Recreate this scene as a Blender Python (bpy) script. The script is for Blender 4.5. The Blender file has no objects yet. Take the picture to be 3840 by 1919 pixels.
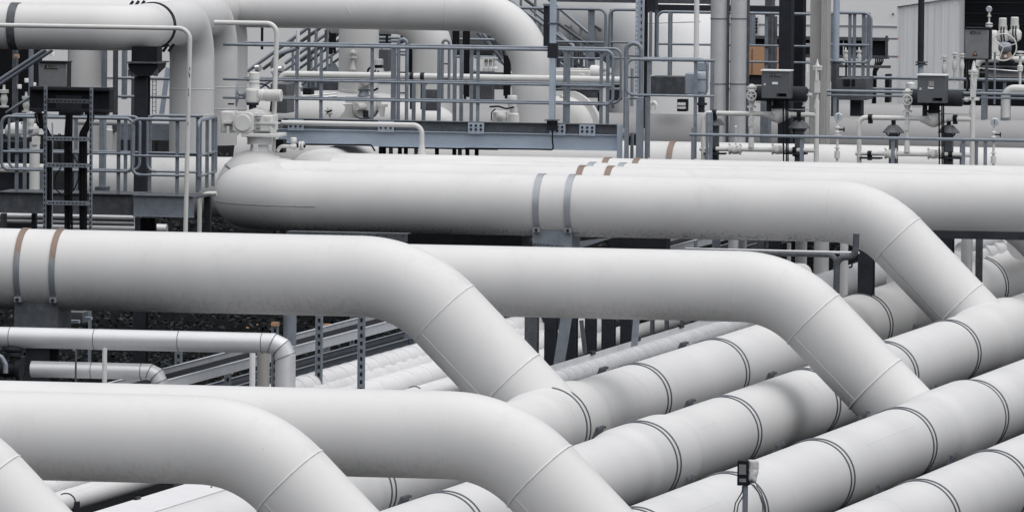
import bpy, math, random
from mathutils import Vector as V, Matrix
random.seed(11)
sc = bpy.context.scene
COL = sc.collection
# ------------------------------------------------------------------ camera (long lens, from a raised place)
FPX, CX, CY = 42000.0, 1920.0, 959.5
ca, cp, cr = math.radians(12.07), math.radians(3.2), .009
vd = V((-math.sin(ca)*math.cos(cp), math.cos(ca)*math.cos(cp), -math.sin(cp)))
r0 = V((math.cos(ca), math.sin(ca), 0)); u0 = r0.cross(vd)
rt = r0*math.cos(cr)+u0*math.sin(cr); up = u0*math.cos(cr)-r0*math.sin(cr)
cam = bpy.data.objects.new('camera', bpy.data.cameras.new('camera')); COL.objects.link(cam)
cam.matrix_world = Matrix(((rt.x, up.x, -vd.x, 0), (rt.y, up.y, -vd.y, 0), (rt.z, up.z, -vd.z, 0), (0, 0, 0, 1)))
cam.data.sensor_width = 36; cam.data.lens = FPX/3840*36
cam.data.clip_start = 1; cam.data.clip_end = 3000
sc.camera = cam
# measuring frames: survey sheets of the site (origin x, y, scale)
FR = {'p': (0, 0, 1), 'u': (0, 0, .6706), 'a': (0, 0, 2.681), 'b': (860, 0, 2.681), 'c': (1720, 0, 2.681), 'd': (2600, 0, 2.0758),
      'e': (0, 380, 2.475), 'f': (700, 380, 2.145), 'g': (1800, 450, 2.145), 'h': (2640, 550, 2.145), 'i': (0, 1100, 2.1467),
      'j': (900, 1100, 2.145), 'k': (1800, 1100, 2.145), 'l': (2640, 1300, 2.079), 'm': (0, 1400, 2.1467), 'n': (1200, 1500, 1.84),
      'q': (780, 240, 3.575), 'r': (1200, 200, 3.2175), 's': (1900, 0, 3.217), 't': (3350, 0, 3.065), 'v': (3100, 850, 3.2176),
      'w': (0, 180, 4.289), 'x': (0, 420, 2.682), 'y': (1900, 480, 3.68)}
def ray(fr, x, y):
    a, b, k = FR[fr]; x = a+x/k; y = b+y/k
    return vd+rt*((x-CX)/FPX)-up*((y-CY)/FPX)
def W(fr, x, y, Y):
    d = ray(fr, x, y); return d*(Y/d.y)
def WZ(fr, x, y, Z):
    d = ray(fr, x, y); return d*(Z/d.z)
def S(Y): return Y/FPX*1.0157       # metres per photograph pixel at depth Y
def proj(P):
    d = P.dot(vd); return CX+FPX*P.dot(rt)/d, CY-FPX*P.dot(up)/d, d
# ------------------------------------------------------------------ mesh builder
class MB:
    def __init__(s): s.v = []; s.f = []
    def ring(s, c, ax, n, r, ref):
        x = ref; y = ax.cross(x)
        k = len(s.v)
        for i in range(n):
            t = 2*math.pi*i/n
            s.v.append(c+x*(r*math.cos(t))+y*(r*math.sin(t)))
        return k
    def skin(s, rings, n, caps=True, closed=False):
        m = len(rings)
        for j in range(m if closed else m-1):
            a = rings[j]; b = rings[(j+1) % m]
            for i in range(n):
                i2 = (i+1) % n
                s.f.append((a+i, a+i2, b+i2, b+i))
        if caps and not closed:
            s.f.append(tuple(rings[0]+i for i in reversed(range(n))))
            s.f.append(tuple(rings[-1]+i for i in range(n)))
    @staticmethod
    def fillet(pts, fil, seg):
        out = [pts[0]]
        for i in range(1, len(pts)-1):
            p = pts[i]; f = fil[i-1] if isinstance(fil, (list, tuple)) else fil
            a = (pts[i-1]-p); b = (pts[i+1]-p); la, lb = a.length, b.length
            a.normalize(); b.normalize()
            th = math.pi-a.angle(b)
            if th < .02 or f <= 0: out.append(p); continue
            t = min(f*math.tan(th/2), la*.98, lb*.98); rr = t/math.tan(th/2)
            n = max(3, int(seg*th/1.57))
            bis = (a+b).normalized(); c = p+bis*(rr/math.cos(th/2))
            s0 = (p+a*t)-c; e0 = (p+b*t)-c
            axs = s0.cross(e0).normalized()
            for k in range(n+1):
                out.append(c+Matrix.Rotation(th*k/n, 3, axs) @ s0)
        out.append(pts[-1])
        return out
    def tube(s, pts, r, n=12, fil=0, seg=8, caps=True, closed=False):
        pts = [V(p) for p in pts]
        if fil: pts = s.fillet(pts, fil, seg)
        m = len(pts); T = []
        for i in range(m):
            if closed: t = pts[(i+1) % m]-pts[i-1]
            elif i == 0: t = pts[1]-pts[0]
            elif i == m-1: t = pts[-1]-pts[-2]
            else: t = (pts[i+1]-pts[i]).normalized()+(pts[i]-pts[i-1]).normalized()
            T.append(t.normalized())
        ref = V((0, 0, 1)) if abs(T[0].z) < .9 else V((1, 0, 0))
        ref = (ref-T[0]*ref.dot(T[0])).normalized()
        R = []
        for i in range(m):
            ref = (ref-T[i]*ref.dot(T[i])).normalized()
            R.append(s.ring(pts[i], T[i], n, r[i] if isinstance(r, list) else r, ref))
        s.skin(R, n, caps, closed); return s
    def lathe(s, o, ax, prof, n=24):
        ax = V(ax).normalized(); o = V(o)
        ref = V((0, 0, 1)) if abs(ax.z) < .9 else V((1, 0, 0))
        ref = (ref-ax*ref.dot(ax)).normalized()
        s.skin([s.ring(o+ax*t, ax, n, max(r, 1e-4), ref) for t, r in prof], n); return s
    def circ(s, c, ax, R, r, n=40, k=8, a0=0, a1=2*math.pi):
        ax = V(ax).normalized(); ref = V((0, 0, 1)) if abs(ax.z) < .9 else V((1, 0, 0))
        x = (ref-ax*ref.dot(ax)).normalized(); y = ax.cross(x); full = a1-a0 > 6.28
        pts = [V(c)+x*R*math.cos(a0+(a1-a0)*i/n)+y*R*math.sin(a0+(a1-a0)*i/n) for i in range(n if full else n+1)]
        return s.tube(pts, r, k, closed=full)
    def bx(s, x0, x1, y0, y1, z0, z1):
        if x0 > x1: x0, x1 = x1, x0
        if y0 > y1: y0, y1 = y1, y0
        if z0 > z1: z0, z1 = z1, z0
        k = len(s.v)
        s.v += [V(p) for p in ((x0, y0, z0), (x1, y0, z0), (x1, y1, z0), (x0, y1, z0), (x0, y0, z1), (x1, y0, z1), (x1, y1, z1), (x0, y1, z1))]
        for q in ((0, 3, 2, 1), (4, 5, 6, 7), (0, 1, 5, 4), (1, 2, 6, 5), (2, 3, 7, 6), (3, 0, 4, 7)): s.f.append(tuple(k+i for i in q))
        return s
    def bar(s, p, q, w, h, side=None):
        p, q = V(p), V(q); t = (q-p).normalized(); side = V(side) if side else V((0, 1, 0))
        side = (side-t*side.dot(t)).normalized(); o = t.cross(side); k = len(s.v)
        for e in (p, q):
            for a, b in ((-1, -1), (1, -1), (1, 1), (-1, 1)): s.v.append(e+side*(a*w/2)+o*(b*h/2))
        for f in ((3, 2, 1, 0), (4, 5, 6, 7), (0, 1, 5, 4), (1, 2, 6, 5), (2, 3, 7, 6), (3, 0, 4, 7)): s.f.append(tuple(k+i for i in f))
        return s
    def prism(s, poly, ext):
        k = len(s.v); n = len(poly); ext = V(ext); poly = [V(p) for p in poly]
        s.v += poly+[p+ext for p in poly]
        s.f.append(tuple(range(k+n-1, k-1, -1))); s.f.append(tuple(range(k+n, k+2*n)))
        for i in range(n):
            j = (i+1) % n; s.f.append((k+i, k+j, k+n+j, k+n+i))
        return s
    def rect(s, fr, x0, y0, x1, y1, Y, dep):
        xm, ym = (x0+x1)/2, (y0+y1)/2
        return s.bx(W(fr, x0, ym, Y).x, W(fr, x1, ym, Y).x, Y, Y+dep, W(fr, xm, y1, Y).z, W(fr, xm, y0, Y).z)
    def hcol(s, x, y, z0, z1, w, d, t=.02):     # H-section column
        s.bx(x-w/2, x+w/2, y-d/2, y-d/2+t, z0, z1); s.bx(x-w/2, x+w/2, y+d/2-t, y+d/2, z0, z1)
        return s.bx(x-t/2, x+t/2, y-d/2+t, y+d/2-t, z0, z1)
    def sph(s, c, r, sc3=(1, 1, 1), n=24, m=14):
        R = []; c = V(c)
        for j in range(m+1):
            a = math.pi*j/m; k = len(s.v); rr = max(math.sin(a), .001)
            for i in range(n):
                t = 2*math.pi*i/n
                s.v.append(c+V((r*sc3[0]*rr*math.cos(t), r*sc3[1]*rr*math.sin(t), -r*sc3[2]*math.cos(a))))
            R.append(k)
        s.skin(R, n); return s
    def o(s, name, mat, parent=None, loc=None, bev=0, ang=38, **tags):
        if parent is not None: org = ORG[parent.name]
        elif loc is not None: org = V(loc)
        else:
            xs = [p.x for p in s.v]; ys = [p.y for p in s.v]; zs = [p.z for p in s.v]
            org = V(((min(xs)+max(xs))/2, (min(ys)+max(ys))/2, min(zs)))
        me = bpy.data.meshes.new(name); me.from_pydata([p-org for p in s.v], [], s.f); me.update()
        me.polygons.foreach_set('use_smooth', [True]*len(me.polygons)); me.set_sharp_from_angle(angle=math.radians(ang))
        me.materials.append(mat)
        ob = bpy.data.objects.new(name, me); COL.objects.link(ob)
        if parent is not None: ob.parent = parent
        else: ob.location = org
        ORG[ob.name] = org
        if bev:
            b = ob.modifiers.new('bevel', 'BEVEL'); b.width = bev; b.segments = 2; b.limit_method = 'ANGLE'
        for k, v in tags.items(): ob[k] = v
        return ob
ORG = {}
def thing(name, label, cat, loc, group=None):
    o = bpy.data.objects.new(name, None); COL.objects.link(o); o.location = loc; o.empty_display_size = .2
    ORG[o.name] = V(loc); o['label'] = label; o['category'] = cat
    if group: o['group'] = group
    return o
def tag(o, label, cat, group=None):
    o['label'] = label; o['category'] = cat
    if group: o['group'] = group
    return o
def text(body, c, h, mat, parent, name='lettering', rot=None, tilt=0):
    cu = bpy.data.curves.new('t', 'FONT'); cu.body = body; cu.size = h; cu.align_x = 'CENTER'; cu.align_y = 'CENTER'; cu.extrude = .001
    to = bpy.data.objects.new('t', cu); COL.objects.link(to)
    dg = bpy.context.evaluated_depsgraph_get(); me = bpy.data.meshes.new_from_object(to.evaluated_get(dg))
    bpy.data.objects.remove(to); me.name = name
    M = Matrix.Translation(V(c)-ORG[parent.name]) @ Matrix.Rotation(tilt, 4, 'Y') @ Matrix.Rotation(math.pi/2, 4, 'X')
    me.transform(M); me.materials.clear(); me.materials.append(mat)
    o = bpy.data.objects.new(name, me); COL.objects.link(o); o.parent = parent; ORG[o.name] = ORG[parent.name]
    return o
# ------------------------------------------------------------------ materials
def mat(name, base, rough=.5, metal=0., var=.12, scale=3., spots=0., spotcol=(.05, .05, .05), bump=0., stretch=(1, 1, 1), spotscale=9., dots=0.):
    m = bpy.data.materials.new(name); m.use_nodes = True; nt = m.node_tree; N = nt.nodes; L = nt.links
    b = N['Principled BSDF']; b.inputs['Roughness'].default_value = rough; b.inputs['Metallic'].default_value = metal
    if rough > .85: b.inputs['Specular IOR Level'].default_value = .02
    elif max(base) < .05: b.inputs['Specular IOR Level'].default_value = .12
    tc = N.new('ShaderNodeTexCoord'); mp = N.new('ShaderNodeMapping'); mp.inputs['Scale'].default_value = stretch
    L.new(tc.outputs['Object'], mp.inputs['Vector'])
    n1 = N.new('ShaderNodeTexNoise'); n1.inputs['Scale'].default_value = scale; n1.inputs['Detail'].default_value = 6; n1.inputs['Roughness'].default_value = .65
    L.new(mp.outputs[0], n1.inputs['Vector'])
    r = N.new('ShaderNodeValToRGB'); r.color_ramp.elements[0].position = .3; r.color_ramp.elements[1].position = .7
    r.color_ramp.elements[0].color = tuple(c*(1-var) for c in base)+(1,); r.color_ramp.elements[1].color = tuple(min(1, c*(1+var)) for c in base)+(1,)
    L.new(n1.outputs['Fac'], r.inputs['Fac']); out = r.outputs['Color']
    def layer(out, sc_, lo, hi, amt, col):
        n2 = N.new('ShaderNodeTexNoise'); n2.inputs['Scale'].default_value = sc_; n2.inputs['Detail'].default_value = 8; n2.inputs['Roughness'].default_value = .7
        L.new(mp.outputs[0], n2.inputs['Vector'])
        mr = N.new('ShaderNodeMapRange'); mr.inputs['From Min'].default_value = lo; mr.inputs['From Max'].default_value = hi; mr.inputs['To Max'].default_value = amt
        L.new(n2.outputs['Fac'], mr.inputs['Value'])
        mx = N.new('ShaderNodeMix'); mx.data_type = 'RGBA'; L.new(mr.outputs[0], mx.inputs['Factor']); L.new(out, mx.inputs['A'])
        mx.inputs['B'].default_value = tuple(col)+(1,)
        return mx.outputs['Result']
    if spots: out = layer(out, spotscale, .56, .72, spots, spotcol)
    if dots: out = layer(out, 26., .69, .73, dots, (.06, .06, .065))
    L.new(out, b.inputs['Base Color'])
    rr = N.new('ShaderNodeMapRange'); rr.inputs['To Min'].default_value = max(.05, rough-.12); rr.inputs['To Max'].default_value = min(1, rough+.12)
    L.new(n1.outputs['Fac'], rr.inputs['Value']); L.new(rr.outputs[0], b.inputs['Roughness'])
    if bump:
        bp = N.new('ShaderNodeBump'); bp.inputs['Strength'].default_value = bump; bp.inputs['Distance'].default_value = .02
        L.new(n1.outputs['Fac'], bp.inputs['Height']); L.new(bp.outputs[0], b.inputs['Normal'])
    return m
WHITE = mat('white_paint', (.54, .54, .54), .5, 0, .05, .6, .34, (.41, .41, .415), .06, (.8, .8, .35), 2.6, .55)
GREYP = mat('mid_grey_paint', (.25, .25, .255), .55, 0, .06, 1., .2, (.19, .19, .195), 0, (.5, 1, 1), 2., .3)  # darker grey base colour for the two rearmost row pipes
WHITE2 = mat('white_paint_weathered', (.53, .53, .53), .55, 0, .06, 1.2, .34, (.37, .37, .375), .06, (.6, .8, .45), 3.4, .7)
CREAM = mat('cast_white_paint', (.56, .56, .55), .5, 0, .06, 4., .1, (.4, .38, .36))
SEAM = mat('weld_paint', (.555, .555, .555), .55, 0, .1, 8.)
SEAMD = mat('weld_grime', (.30, .30, .30), .6, 0, .3, 14.)
GALV = mat('galvanised_steel', (.195, .22, .255), .5, .3, .22, 9., .6, (.11, .115, .13))
GALVL = mat('bright_galvanised_steel', (.36, .42, .50), .5, .25, .12, 3., .5, (.25, .26, .29), 0, (.5, 1, 1))
GALVD = mat('dull_galvanised_steel', (.07, .077, .088), .6, .2, .3, 9., .5, (.15, .16, .175), .1)
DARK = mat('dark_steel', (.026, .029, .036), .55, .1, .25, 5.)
BLACK = mat('black_plastic', (.012, .013, .016), .5, 0, .2, 6.)
CABLE = mat('black_cable', (.008, .008, .01), .55, 0, .1, 6.)
WIRE = mat('band_steel', (.10, .108, .125), .4, .5, .2, 20.)
RUST = mat('rusted_strap', (.20, .135, .10), .6, .1, .2, 5., .9, (.24, .26, .29), 0, (1, 1, 1), 3.2)
STRAP = mat('grey_strap', (.29, .31, .335), .5, .3, .15, 5., .3, (.3, .3, .3))
CLAD = mat('aluminium_cladding', (.52, .525, .54), .45, .35, .06, 2., .2, (.33, .33, .34))
CLADW = mat('insulation_jacket', (.60, .60, .61), .5, .0, .04, 4., .08, (.45, .45, .46))
CAB = mat('grey_cabinet', (.085, .092, .102), .5, .1, .08, 4.)
CABL = mat('pale_cabinet', (.20, .205, .215), .45, .3, .15, 5., .4, (.13, .135, .14))
LABEL = mat('label_white', (.7, .7, .7), .5, 0, .03)
PLATE = mat('nameplate', (.27, .25, .24), .5, .2, .08)
INK = mat('ink', (.02, .02, .025), .6, 0, .05)
ORANGE = mat('orange_panel', (.44, .25, .145), .6, 0, .06, 2.)
WALLM = mat('pale_wall_panel', (.74, .74, .745), .7, 0, .03, .5, .1, (.36, .36, .37))
CORR = mat('weathered_cladding', (.60, .61, .63), .65, .0, .12, 2.2, .5, (.40, .42, .46), 0, (3.2, 3.2, .12), 2.)
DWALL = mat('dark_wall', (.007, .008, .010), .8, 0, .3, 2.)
CONC = mat('concrete', (.30, .30, .29), .8, 0, .15, 4., .3, (.2, .2, .2), .1, (1, 1, .3))
SOIL = mat('soil', (.007, .0075, .008), .9, 0, .5, 1.5, .3, (.03, .028, .025), .4)
LEAFD = mat('dark_leaf', (.03, .034, .036), .9, 0, .8, 2., .6, (.10, .105, .11), 0, (1, 1, 1), 2.)
LEAFO = mat('withered_leaf', (.33, .18, .09), .7, 0, .3, 6.)
GLASS = mat('dial_glass', (.35, .39, .43), .15, 0, .05)
BLUEGREY = mat('blue_grey_enamel', (.25, .29, .34), .45, .1, .1, 3.)
CHROME = mat('polished_steel', (.75, .75, .75), .25, .8, .05)
TRAYM = mat('pale_tray_steel', (.44, .46, .49), .5, .2, .1, 5., .2, (.33, .34, .36))
# the rusty straps: a rust patch with a ragged lower edge on grey steel
RUST = mat('rusted_strap', (.21, .235, .265), .5, .25, .15, 4., .3, (.12, .13, .145))
nt = RUST.node_tree; N_ = nt.nodes; L_ = nt.links
bs = N_['Principled BSDF']; src = bs.inputs['Base Color'].links[0].from_socket
tc_ = N_.new('ShaderNodeTexCoord'); sx_ = N_.new('ShaderNodeSeparateXYZ'); L_.new(tc_.outputs['Object'], sx_.inputs[0])
nz = N_.new('ShaderNodeTexNoise'); nz.inputs['Scale'].default_value = 5; nz.inputs['Detail'].default_value = 6; L_.new(tc_.outputs['Object'], nz.inputs['Vector'])
ad = N_.new('ShaderNodeMath'); ad.operation = 'MULTIPLY_ADD'; ad.inputs[1].default_value = .5; L_.new(nz.outputs['Fac'], ad.inputs[0]); L_.new(sx_.outputs['Z'], ad.inputs[2])
mr_ = N_.new('ShaderNodeMapRange'); mr_.inputs['From Min'].default_value = .36; mr_.inputs['From Max'].default_value = .50; mr_.inputs['To Max'].default_value = .8; L_.new(ad.outputs[0], mr_.inputs['Value'])
mx_ = N_.new('ShaderNodeMix'); mx_.data_type = 'RGBA'; L_.new(mr_.outputs[0], mx_.inputs['Factor']); L_.new(src, mx_.inputs['A']); mx_.inputs['B'].default_value = (.185, .11, .07, 1)
L_.new(mx_.outputs['Result'], bs.inputs['Base Color'])
# grime on the straight runs: specks and drip marks that sit low on the paint
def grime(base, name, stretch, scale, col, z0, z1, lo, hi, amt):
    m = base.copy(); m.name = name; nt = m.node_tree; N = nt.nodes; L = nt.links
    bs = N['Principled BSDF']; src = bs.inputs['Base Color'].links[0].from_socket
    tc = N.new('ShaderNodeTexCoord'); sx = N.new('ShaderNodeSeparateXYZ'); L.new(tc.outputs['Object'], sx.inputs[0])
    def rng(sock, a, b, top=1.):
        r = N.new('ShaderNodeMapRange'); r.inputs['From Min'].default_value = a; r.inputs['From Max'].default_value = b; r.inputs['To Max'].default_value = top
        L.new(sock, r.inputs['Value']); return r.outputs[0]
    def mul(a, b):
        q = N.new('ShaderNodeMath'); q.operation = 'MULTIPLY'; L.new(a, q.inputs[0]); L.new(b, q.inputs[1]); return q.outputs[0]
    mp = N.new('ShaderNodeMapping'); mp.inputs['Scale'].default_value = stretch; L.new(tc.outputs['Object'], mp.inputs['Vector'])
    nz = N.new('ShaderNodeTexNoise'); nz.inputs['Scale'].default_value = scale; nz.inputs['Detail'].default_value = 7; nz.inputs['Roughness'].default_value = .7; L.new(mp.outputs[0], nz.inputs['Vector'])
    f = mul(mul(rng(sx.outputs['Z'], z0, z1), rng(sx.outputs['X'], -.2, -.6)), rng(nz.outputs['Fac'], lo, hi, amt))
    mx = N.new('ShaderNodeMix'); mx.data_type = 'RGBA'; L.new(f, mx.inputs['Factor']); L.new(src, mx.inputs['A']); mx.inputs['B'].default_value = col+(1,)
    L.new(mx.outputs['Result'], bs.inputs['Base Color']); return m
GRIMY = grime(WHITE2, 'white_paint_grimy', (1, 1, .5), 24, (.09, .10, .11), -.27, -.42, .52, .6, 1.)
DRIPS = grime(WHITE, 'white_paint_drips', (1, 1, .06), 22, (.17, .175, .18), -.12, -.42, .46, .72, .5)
# ------------------------------------------------------------------ setting
GZ = -11.6
g = MB(); g.bx(-400, 400, -60, 1500, GZ-.5, GZ); gr = g.o('ground', SOIL); gr['kind'] = 'structure'
b = MB(); b.prism([(-70, 168, GZ+.004), (-70, 188, -9.0), (-70, 260, -9.0), (-70, 260, GZ+.004)], (80, 0, 0)); eb = b.o('embankment', SOIL); eb['kind'] = 'structure'
# leafy ground cover on the bank
lv = MB(); lo = MB()
for i in range(34000):
    x = random.uniform(-46, -26); y = random.uniform(164, 186)
    z = (GZ if y < 168 else GZ+(y-168)/20*2.6)+random.random()**1.5*.42
    a = random.uniform(0, 6.28); s_ = random.uniform(.025, .065)
    d1 = V((math.cos(a), math.sin(a), random.uniform(-.4, .9))).normalized()*s_
    d2 = V((-math.sin(a), math.cos(a), random.uniform(-.5, .5))).normalized()*s_*.5
    c = V((x, y, z)); t = lo if random.random() < .006 else lv
    k = len(t.v); t.v += [c-d1, c+d2, c+d1, c-d2]; t.f.append((k, k+1, k+2, k+3))
o = lv.o('ground_cover', LEAFD); o['kind'] = 'stuff'; tag(o, 'dark leafy ground cover on the bank beneath the pipes', 'ground cover')
o = lo.o('dead_leaves', LEAFO); o['kind'] = 'stuff'; tag(o, 'rusty brown dead leaves caught in the dark ground cover', 'leaves')
# ------------------------------------------------------------------ large transfer pipes (left to right, then 45 degrees down)
def weld(m, c, ax, R, r=.011): m.circ(c, ax, R-.002, r, 56, 6)
def strap(t, x, Y, z, R, m, w=.075):
    s = MB(); s.lathe((x-w/2, Y, z), (1, 0, 0), [(0, R+.002), (0, R+.014), (w, R+.014), (w, R+.002)], 64)
    st = s.o('clamp_strap', m, t)
    l = MB(); a = -.42; cy, cz = Y-math.cos(a)*(R+.03), z+math.sin(a)*(R+.03)-.14
    cy = Y-math.sqrt(max(0, (R+.03)**2-(cz-z)**2))
    l.bx(x-w*.55, x+w*.55, cy-.035, cy+.03, cz-.03, cz+.035); l.o('clamp_lug', STRAP, st)
    l = MB(); l.lathe((x, cy-.034, cz), (0, -1, 0), [(0, .022), (.03, .022), (.03, .012), (.045, .012)], 8); l.o('bolt', DARK, st)
def saddle(fr, x0, x1, y0, Y, R, zc, label, writing=None):
    a = W(fr, x0, y0, Y-R*.7).x; c = W(fr, x1, y0, Y-R*.7).x; zt = zc-R*.80
    t = thing('pipe_support', label, 'pipe support', ((a+c)/2, Y, GZ), 'saddle supports')
    s = MB(); n = 12; poly = []
    for k in range(n+1):
        th = math.radians(-90-40+80*k/n); poly.append((a, Y+math.cos(th)*(R+.005), zc+math.sin(th)*(R+.005)))
    hw = R*.70
    poly += [(a, Y+hw, zc-R-.42), (a, Y-hw, zc-R-.42)]
    s.prism(poly, (c-a, 0, 0)); s.o('saddle', GALVD if not writing else GALV, t, bev=.004)
    s = MB(); s.hcol((a+c)/2, Y, GZ, zc-R-.422, .3, .5); s.o('post', DARK, t)
    if writing: text(writing, ((a+c)/2-.07, Y-hw-.006, zc-R-.13), .085, INK, t, tilt=.08)
    return t
def riser_pipe(label, Y, R, cpx, cpy, left_px, zend=-9.8, seams=(), long_seam=True):
    c = W('p', cpx, cpy, Y); xl = W('p', left_px, cpy, Y).x
    e = c+V((1, 0, -1))*(c.z-zend)
    t = thing('transfer_pipe', label, 'pipe', (c.x, Y, c.z), 'white transfer pipes')
    m = MB(); m.tube([(xl, Y, c.z), c, e], R, 64, 3.0*R, 28); m.o('pipe_shell', DRIPS, t)
    tt = 3.0*R*math.tan(math.pi/8); dn = V((1, 0, -1)).normalized()
    s = MB(); weld(s, (c.x-tt, Y, c.z), (1, 0, 0), R, .004); s.o('weld_seam', SEAM, t)
    s = MB(); weld(s, c+dn*tt, dn, R, .013); s.o('weld_seam', SEAM, t)
    L2 = (e-c).length-R*1.5
    s = MB(); weld(s, c+dn*L2, dn, R, .016); s.o('weld_seam', SEAM, t)
    if long_seam:
        off = (V((0, -1, 0))*.80+V((-1, 0, -1)).normalized()*.60)*(R-.001)
        s = MB(); s.tube([c+dn*tt+off, c+dn*L2+off], .008, 6); s.o('weld_seam', SEAM, t)
    return t, c
t, c = riser_pipe('white pipe bend showing only at the bottom left corner of the photo', 105.4, .437, -190, 1672, -2500)
t, c = riser_pipe('nearest full white pipe, its bend running off the bottom edge left of centre', 107.0, .437, 946, 1653, -900)
t, c = riser_pipe('white pipe just behind the nearest one, bending down at bottom centre', 108.4, .437, 1883, 1635, -900)
t, c3 = riser_pipe('thick white pipe with two rusty straps at the left photo edge', 134.8, .500, 1537, 1039, -900)
for fx in (60, 193):
    strap(t, W('p', fx, 1013, 134.3).x, 134.8, c3.z, .5, RUST)
saddle('p', 52, 216, 1170, 134.8, .5, c3.z, 'grey saddle support under the two rusty straps at the left edge')
t, c4 = riser_pipe('strapless white pipe emerging behind the thick pipe and bending down right of centre', 137.0, .442, 2937, 1077, 1200)
# pipe with elbow into the ball valve
Y5, R5 = 154.0, .4345
c5 = W('p', 3266, 794, Y5); xl = W('p', 798, 740, Y5).x+R5-.2
e5 = c5+V((1, 0, -1))*(c5.z+9.8); yv = 157.3
t = thing('transfer_pipe', 'white pipe with two grey straps, curving out of the ball valve at its left', 'pipe', (c5.x, Y5, c5.z), 'white transfer pipes')
m = MB(); m.tube([(xl, yv, c5.z), (xl, Y5, c5.z), c5, e5], R5, 64, [1.09, 1.3], 30); m.o('pipe_shell', GRIMY, t)
dn = V((1, 0, -1)).normalized(); tt = 1.3*math.tan(math.pi/8)
for p_, ax, r_, mm in ((V((xl+1.09, Y5, c5.z)), (1, 0, 0), .004, SEAM), (V((c5.x-tt, Y5, c5.z)), (1, 0, 0), .007, SEAM), (c5+dn*tt, dn, .013, SEAM), (c5+dn*((e5-c5).length-.62), dn, .016, SEAM), (V((xl, Y5+1.09, c5.z)), (0, 1, 0), .006, SEAM)):
    s = MB(); weld(s, p_, ax, R5, r_); s.o('weld_seam', mm, t)
off = (V((0, -1, 0))*.80+V((-1, 0, -1)).normalized()*.60)*R5
s = MB(); s.tube([c5+dn*tt+off, c5+dn*((e5-c5).length-.62)+off], .008, 6); s.o('weld_seam', SEAMD, t)
# mid-height weld of the two elbow halves
s = MB(); arc = []
for k in range(13):
    a = math.pi/2*k/12; cc = V((xl+1.09, Y5+1.09, c5.z-.06)); arc.append(cc+V((-math.cos(a), -math.sin(a), 0))*(1.09+R5*.992))
s.tube(arc+[V((xl+1.35, Y5-R5*.992, c5.z-.06))], .007, 6); s.o('weld_seam', SEAMD, t)
for fx in (2008, 2126):
    strap(t, W('p', fx, 760, Y5-R5).x, Y5, c5.z, R5, STRAP, .09)
saddle('g', 418, 735, 940, Y5, R5, c5.z, 'grey saddle support with black handwriting below the grey strapped pipe', 'HP323/DN800')
# rows of white pipes behind
def row_pipe(label, Y, R, top, x0, x1, straps=(), sm=RUST, left=None, corner=None, m_=WHITE2):
    z = W('p', top[0], top[1], Y+.15).z-R
    a = W('p', x0, top[1], Y).x; x1 = x1+(2200 if x1 > 4200 else 0); bb = W('p', x1, top[1], Y).x
    t = thing('transfer_pipe', label, 'pipe', (a, Y, z), 'white transfer pipes')
    pts = [V((a, Y, z)), V((bb, Y, z))]; fil = []
    if left: pts.insert(0, V((a, Y+left, z))); fil.append(.9)
    if corner: pts.append(pts[-1]+V((1, 0, -1))*2.2); fil.append(1.3)
    s = MB(); s.tube(pts, R, 56, fil or 0, 22); s.o('pipe_shell', m_, t)
    for q in straps: strap(t, W('p', q, top[1]+20, Y).x, Y, z, R, sm, .085)
    return t, z
t6, z6 = row_pipe('white pipe with two brown straps directly behind the grey strapped pipe', 156.5, .44, (1800, 613), 1060, 4020, (2186, 2292), corner=True)
t7, z7 = row_pipe('third white pipe of the mid row, only a sliver with two grey straps showing', 158.5, .44, (1800, 600), 1250, 3800, (2222, 2336), STRAP, corner=True)
t8, z8 = row_pipe('fourth white pipe of the mid row, showing two small brown strap tops', 160.5, .44, (1800, 582), 1140, 4300, (2279, 2392), left=3.2)
t9, z9 = row_pipe('white pipe under the walkway beam with one brown strap beside the ladder', 164.6, .44, (2410, 527), 900, 4400, (2527,))
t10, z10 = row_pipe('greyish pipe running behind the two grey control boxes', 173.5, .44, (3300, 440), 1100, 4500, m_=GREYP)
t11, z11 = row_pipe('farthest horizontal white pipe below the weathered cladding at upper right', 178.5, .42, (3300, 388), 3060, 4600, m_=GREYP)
tl, zl = row_pipe('white pipe behind the left walkway railing, feeding the ball valve', 158.6, .44, (480, 580), 335, 880)
s = MB(); s.circ((W('p', 2420, 535, 164.6).x, 164.6, z9), (1, 0, 0), .44, .01, 40, 6); s.o('weld_seam', SEAM, t9)
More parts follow.
